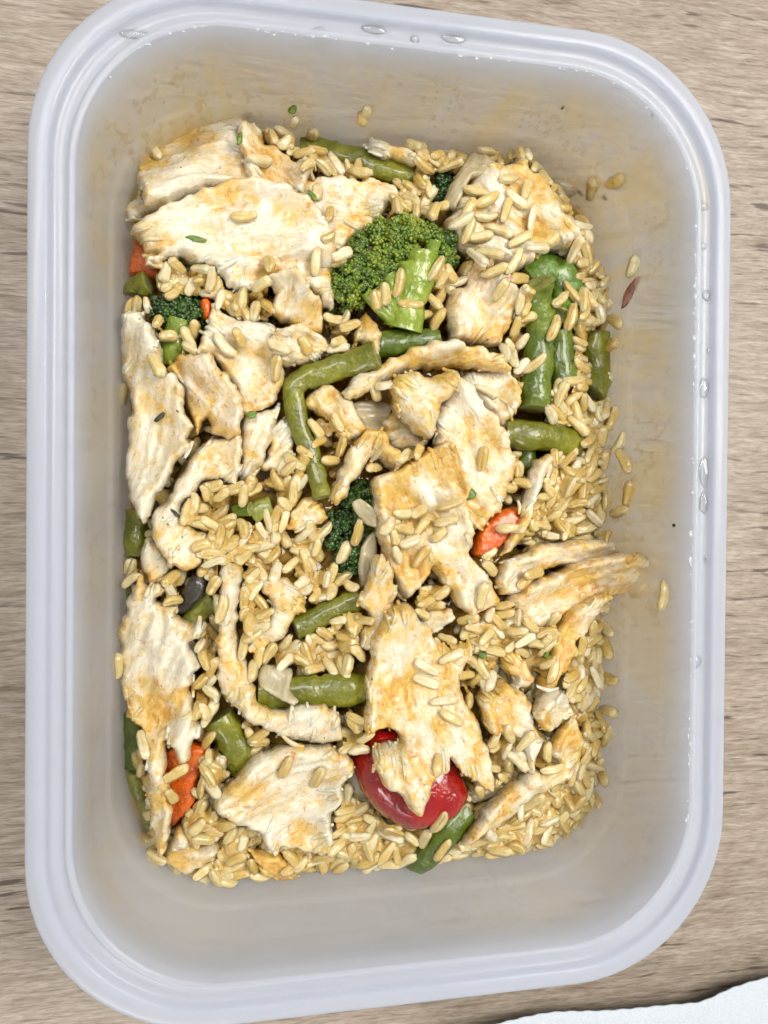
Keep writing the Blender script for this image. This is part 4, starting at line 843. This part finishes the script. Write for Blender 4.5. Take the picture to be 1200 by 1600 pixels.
# ------------------------------------------------------------------ grains stuck on the wall
GRP_W = 'rice grains stuck on the container wall'
def wall_grain(px, py, ang, lpx, label, v=0, wpx=18):
    p = at_wall(px, py); c, s = math.cos(R(ang)), math.sin(R(ang))
    a = at_wall(px + c * 6, py - s * 6) - at_wall(px - c * 6, py + s * 6); a /= np.linalg.norm(a)
    b = at_wall(px + s * 6, py + c * 6) - at_wall(px - s * 6, py - c * 6); b -= a * (a @ b); b /= np.linalg.norm(b)
    n = np.cross(a, b); 
    if n @ (CAM - p) < 0: n = -n; b = -b
    sc = np.linalg.norm(at(px + 1, py, p[2]) - at(px, py, p[2])); w = wpx * sc
    o = bpy.data.objects.new('rice_grain', GM[v]); COL.objects.link(o)
    mm = np.eye(4); S = (min(8, lpx * sc) / 6.8, w / 2.9, w / 2.9); mm[:3, :3] = np.column_stack([a * S[0], b * S[1], n * S[2]]); mm[:3, 3] = (p + n * w * 0.33) * 0.001
    o.matrix_world = Matrix(mm.tolist()); tag(o, label, 'rice grain', GRP_W)
wall_grain(571, 172, 60, 30, 'upper of two sticking rice grains high on the upper wall', 3, 17)
wall_grain(566, 182, 85, 22, 'lower of two sticking rice grains high on the upper wall', 0, 20)
wall_grain(460, 187, 70, 28, 'rice grain under the green crumb on the upper wall', 1, 13)
wall_grain(487, 209, 72, 40, 'upright rice grain above the thick bean at the upper wall', 4, 18)
wall_grain(884, 287, -20, 40, 'plump rice grain stuck leftmost on the upper right wall', 3, 28)
wall_grain(879, 309, 80, 28, 'rice grain hanging below the plump one on the upper right wall', 0, 16)
wall_grain(930, 292, 75, 42, 'upright rice grain of the pair stuck on the upper right wall', 6, 20)
wall_grain(966, 280, 25, 44, 'tilted rice grain of the pair stuck on the upper right wall', 1, 20)
wall_grain(897, 338, 50, 34, 'rice grain beside the corner chicken on the upper right wall', 6, 18)
wall_grain(993, 416, 70, 34, 'rice grain above the purple onion scrap on the right wall', 1, 17)
wall_grain(1041, 931, 83, 48, 'lone upright rice grain on the right wall by the broad chicken', 5, 17)
for q, (x, y, a) in enumerate([(930, 447, 60), (948, 478, 20), (966, 503, -30), (944, 512, 70), (958, 540, 30), (972, 692, 60), (986, 772, 78), (972, 800, 20), (948, 598, 50), (960, 655, 70), (935, 565, -25), (945, 630, 20), (978, 720, -60), (950, 980, -50), (952, 1010, -70), (958, 1060, -25), (955, 1110, -20), (952, 1150, 70), (945, 1210, -60), (935, 1250, -60)]):
    wall_grain(x, y, a, 40, 'ROW', q % 10, 17)
row = sorted([o for o in COL.objects if o.get('label') == 'ROW'], key=lambda o: -o.location.y)
for q, o in enumerate(row): o['label'] = 'rice grain on the right wall edge, %s from the top of that row' % ('first second third fourth fifth sixth seventh eighth ninth tenth eleventh twelfth thirteenth fourteenth fifteenth sixteenth seventeenth eighteenth nineteenth twentieth'.split()[q])
# ------------------------------------------------------------------ realise the rice: the 300 that show most as things, the rest joined
vis = np.bincount(IDM[IDM >= 0].ravel(), minlength=NEXT[0] + 2)
for g in GRAINS: g['vis'] = int(vis[g['id']])
GRAINS.sort(key=lambda g: -g['vis'])
ZL = {'slab': 'cooked rice grain lying on the upper left chicken slab', 'oval': 'cooked rice grain lying on the wide oval chicken slice', 'behind': 'rice grain between the oval slice and the large broccoli',
      'bed': 'cooked brown rice grain in the gaps between the chicken pieces', 'smallbroc': 'rice grain on the small dark broccoli at the left', 'fillet': 'rice grain clinging to the long left chicken fillet',
      'flap': 'rice grain on the pale jagged chicken flap', 'bentbean': 'white rice grain on the thin arm of the bent bean', 'arc': 'rice grain at the long arching chicken strip', 'smooth': 'single rice grain on the large smooth centre chicken',
      'heap': 'rice grain heaped on the torn centre chicken piece', 'lowbroc': 'rice grain lying on the dark lower broccoli', 'carrot': 'rice grain lying on an orange carrot piece', 'mid': 'rice grain in the clump between the left chicken and dark lower broccoli',
      'hook': 'rice grain beside the stem of the long chicken hook', 'abovebean': 'rice grain in the clump above the thick glossy bean', 'jagged': 'rice grain on the large jagged chicken over the red piece', 'rightmid': 'rice grain among the twisted chicken strips at the right centre',
      'cube': 'rice grain clinging to the chunky chicken cube', 'rightup': 'rice grain in the heap along the upper right wall', 'corner': 'rice grain heaped on the upper right corner chicken', 'bigbroc': 'rice grain lying on the large bright broccoli',
      'top': 'rice grain in the cluster at the upper wall', 'upright': 'white rice grain on the long upright bean', 'hang': 'rice grain on the hanging chicken strip at the left', 'bottom': 'rice grain in the loose rice along the bottom wall',
      'wedge': 'rice grain lying on the bottom wedge of chicken', 'lowright': 'rice grain in the loose rice at the lower right wall', 'right': 'rice grain packed along the right wall'}
cents = [(lab, np.array([at(x, y, 18)[:2] for x, y in pts])) for lab, pts, k in CH]
def beside(p):
    lab = min(cents, key=lambda q: ((q[1] - p) ** 2).sum(1).min())[0].split(',')[0].split()
    return 'loose rice grain beside the ' + ' '.join(lab[:11])
GROUPS = {}
for g in GRAINS[:289]:
    lab = ZL[g['zone']] if g['zone'] not in ('bed', 'right', 'bottom') else beside(g['c'][:2])
    GROUPS.setdefault(lab, []).append(g)
NUM = 'two three four five six seven eight nine'.split(); ORD = ['topmost', 'second from the top', 'third from the top', 'fourth from the top', 'fifth from the top', 'sixth from the top', 'seventh from the top', 'eighth from the top']
for lab, gs in GROUPS.items():
    gs.sort(key=lambda g: -g['c'][1]); n = len(gs)
    for q, g in enumerate(gs):
        o = bpy.data.objects.new('rice_grain', GM[g['v']]); COL.objects.link(o); mm = np.eye(4)
        mm[:3, :3] = g['m'] * np.array(g['s'])[None, :]; mm[:3, 3] = g['c'] * 0.001; o.matrix_world = Matrix(mm.tolist())
        l2 = lab
        if 1 < n <= 9: l2 = ('lowest ' if q == n - 1 else ORD[q] + ' ') + lab
        if len(l2.split()) > 16: l2 = lab
        tag(o, l2, 'rice grain', lab.replace('rice grain', 'rice grains', 1))
VV = []; FF = []; TP = []; RB = []; n0 = 0
for g in GRAINS[289:]:
    v, f, tp, rb = GV[g['v']]; q = (v * (6.8, 2.9, 2.9) * np.array(g['s'])) @ g['m'].T + g['c']; VV.append(q); TP.append(tp); RB.append(rb)
    FF += [[i + n0 for i in k] for k in f]; n0 += len(v)
tag(mesh_obj('loose_rice', np.vstack(VV), FF, M['rice'], attrs={'tip': ('FLOAT', np.concatenate(TP)), 'rib': ('FLOAT', np.concatenate(RB))}), 'mass of loose rice filling the gaps under the chicken and vegetables', kind='stuff')
# ------------------------------------------------------------------ water drops in the gutter of the rim
def drop(px, py, rx, ry, label, z=45.9, h=0.65):
    p = at(px, py, z); sc = np.linalg.norm(at(px + 1, py, z) - p); V = []; F = []; m = 18; rings = 5
    for k in range(rings):
        t = k / (rings - 1); rr = math.cos(t * math.pi / 2); zz = math.sin(t * math.pi / 2) * h
        if k == rings - 1: V.append((0, 0, zz)); break
        for j in range(m):
            a = 2 * math.pi * j / m; w = 1 + 0.12 * float(vn(j * 0.6, px * 0.3, 9))
            V.append((math.cos(a) * rx * sc * rr * w, math.sin(a) * ry * sc * rr * w, zz - 0.15))
    for k in range(rings - 2):
        for j in range(m): F.append((k*m+j, k*m+(j+1) % m, (k+1)*m+(j+1) % m, (k+1)*m+j))
    for j in range(m): F.append(((rings-2)*m+j, (rings-2)*m+(j+1) % m, (rings-1)*m))
    o = mesh_obj('water_drop', np.array(V), F, M['drop']); o.location = p * 0.001
    return tag(o, label, 'water drop', 'water drops on the rim')
drop(1103, 738, 13, 24, 'largest water drop on the right rim, long oval')
drop(1101, 606, 11, 15, 'angular water drop on the right rim above the long oval one')
drop(1112, 550, 9, 9, 'small round water drop on the right rim, above the angular one')
drop(1104, 462, 8, 8, 'small water drop on the right rim nearest the upper right corner')
drop(1101, 785, 10, 17, 'yellowish water drop just below the largest one on the right rim')
drop(1106, 874, 7, 8, 'little water drop on the right rim beside the broad chicken')
drop(1088, 1033, 9, 10, 'round water drop low on the right rim')
drop(500, 52, 14, 11, 'water drop on the upper rim, leftmost of the round ones')
drop(585, 45, 22, 9, 'wide water drop on the middle of the upper rim')
drop(648, 61, 8, 6, 'smallest water drop on the upper rim')
drop(708, 58, 22, 11, 'wide flat water drop on the upper rim toward the right')
drop(215, 55, 36, 8, 'long clear streak on the upper left corner of the rim')  # long low dome of clear material
drop(1098, 322, 10, 7, 'flat water drop on the right rim below the corner')
drop(1097, 384, 8, 6, 'second flat water drop on the right rim below the corner')
# fine beads along the inner ridge of the rim: one mass
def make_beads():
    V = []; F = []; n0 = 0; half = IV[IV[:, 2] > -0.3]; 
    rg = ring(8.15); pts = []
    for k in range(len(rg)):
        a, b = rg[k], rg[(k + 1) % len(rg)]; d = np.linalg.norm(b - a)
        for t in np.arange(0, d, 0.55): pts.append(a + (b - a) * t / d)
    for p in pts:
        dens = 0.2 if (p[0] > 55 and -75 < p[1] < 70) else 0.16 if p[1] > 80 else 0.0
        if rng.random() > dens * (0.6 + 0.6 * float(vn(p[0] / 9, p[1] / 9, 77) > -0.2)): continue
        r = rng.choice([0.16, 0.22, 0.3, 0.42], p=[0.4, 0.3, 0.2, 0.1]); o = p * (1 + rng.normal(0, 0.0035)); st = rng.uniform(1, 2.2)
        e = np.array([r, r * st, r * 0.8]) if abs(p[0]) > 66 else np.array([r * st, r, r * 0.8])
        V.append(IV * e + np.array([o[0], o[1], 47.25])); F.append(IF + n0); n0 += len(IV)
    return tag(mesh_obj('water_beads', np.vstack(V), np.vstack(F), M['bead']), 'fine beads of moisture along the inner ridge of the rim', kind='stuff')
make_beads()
# ------------------------------------------------------------------ paper towel
def make_towel():
    V = []; F = []; na, nb = 190, 70
    edge = catmull(ol('P', '640,1648 740,1608 850,1584 920,1578 1010,1571 1090,1565 1140,1548 1200,1530 1320,1500'), 6, False)
    t = np.linspace(0, len(edge) - 1, na); E = np.column_stack([np.interp(t, np.arange(len(edge)), edge[:, k]) for k in (0, 1)])
    for a in range(na):
        e = at(E[a, 0], E[a, 1], 8.0)
        for b in range(nb):
            k = b / (nb - 1); x = e[0] + k * 12; y = e[1] - k * 62
            y += 0.12 * math.sin(a * 0.9) * (1 - k) ** 6
            em = max(0, math.cos((x * 0.87 + y * 0.5) * 2 * math.pi / 2.1) * math.cos((x * -0.5 + y * 0.87) * 2 * math.pi / 2.1))
            z = 5.2 + 1.6 * float(vn(x / 22, y / 16, 70)) + 3.6 * math.exp(-(k * 4) ** 2) + 0.62 * em * min(1, k * 14)
            V.append((x, y, max(z, 0.4)))
    n = len(V)
    for a in range(na - 1):
        for b in range(nb - 1): F.append((a*nb+b, a*nb+b+1, (a+1)*nb+b+1, (a+1)*nb+b))
    V2 = [(x, y, z - 0.25) for x, y, z in V]
    F2 = [tuple(i + n for i in f[::-1]) for f in F]
    sd = [(a*nb, (a+1)*nb, (a+1)*nb + n, a*nb + n) for a in range(na - 1)]
    return tag(mesh_obj('paper_towel', V + V2, F + F2, M['paper']), 'white embossed paper towel with scalloped edge at the bottom right corner', 'paper towel')
make_towel()
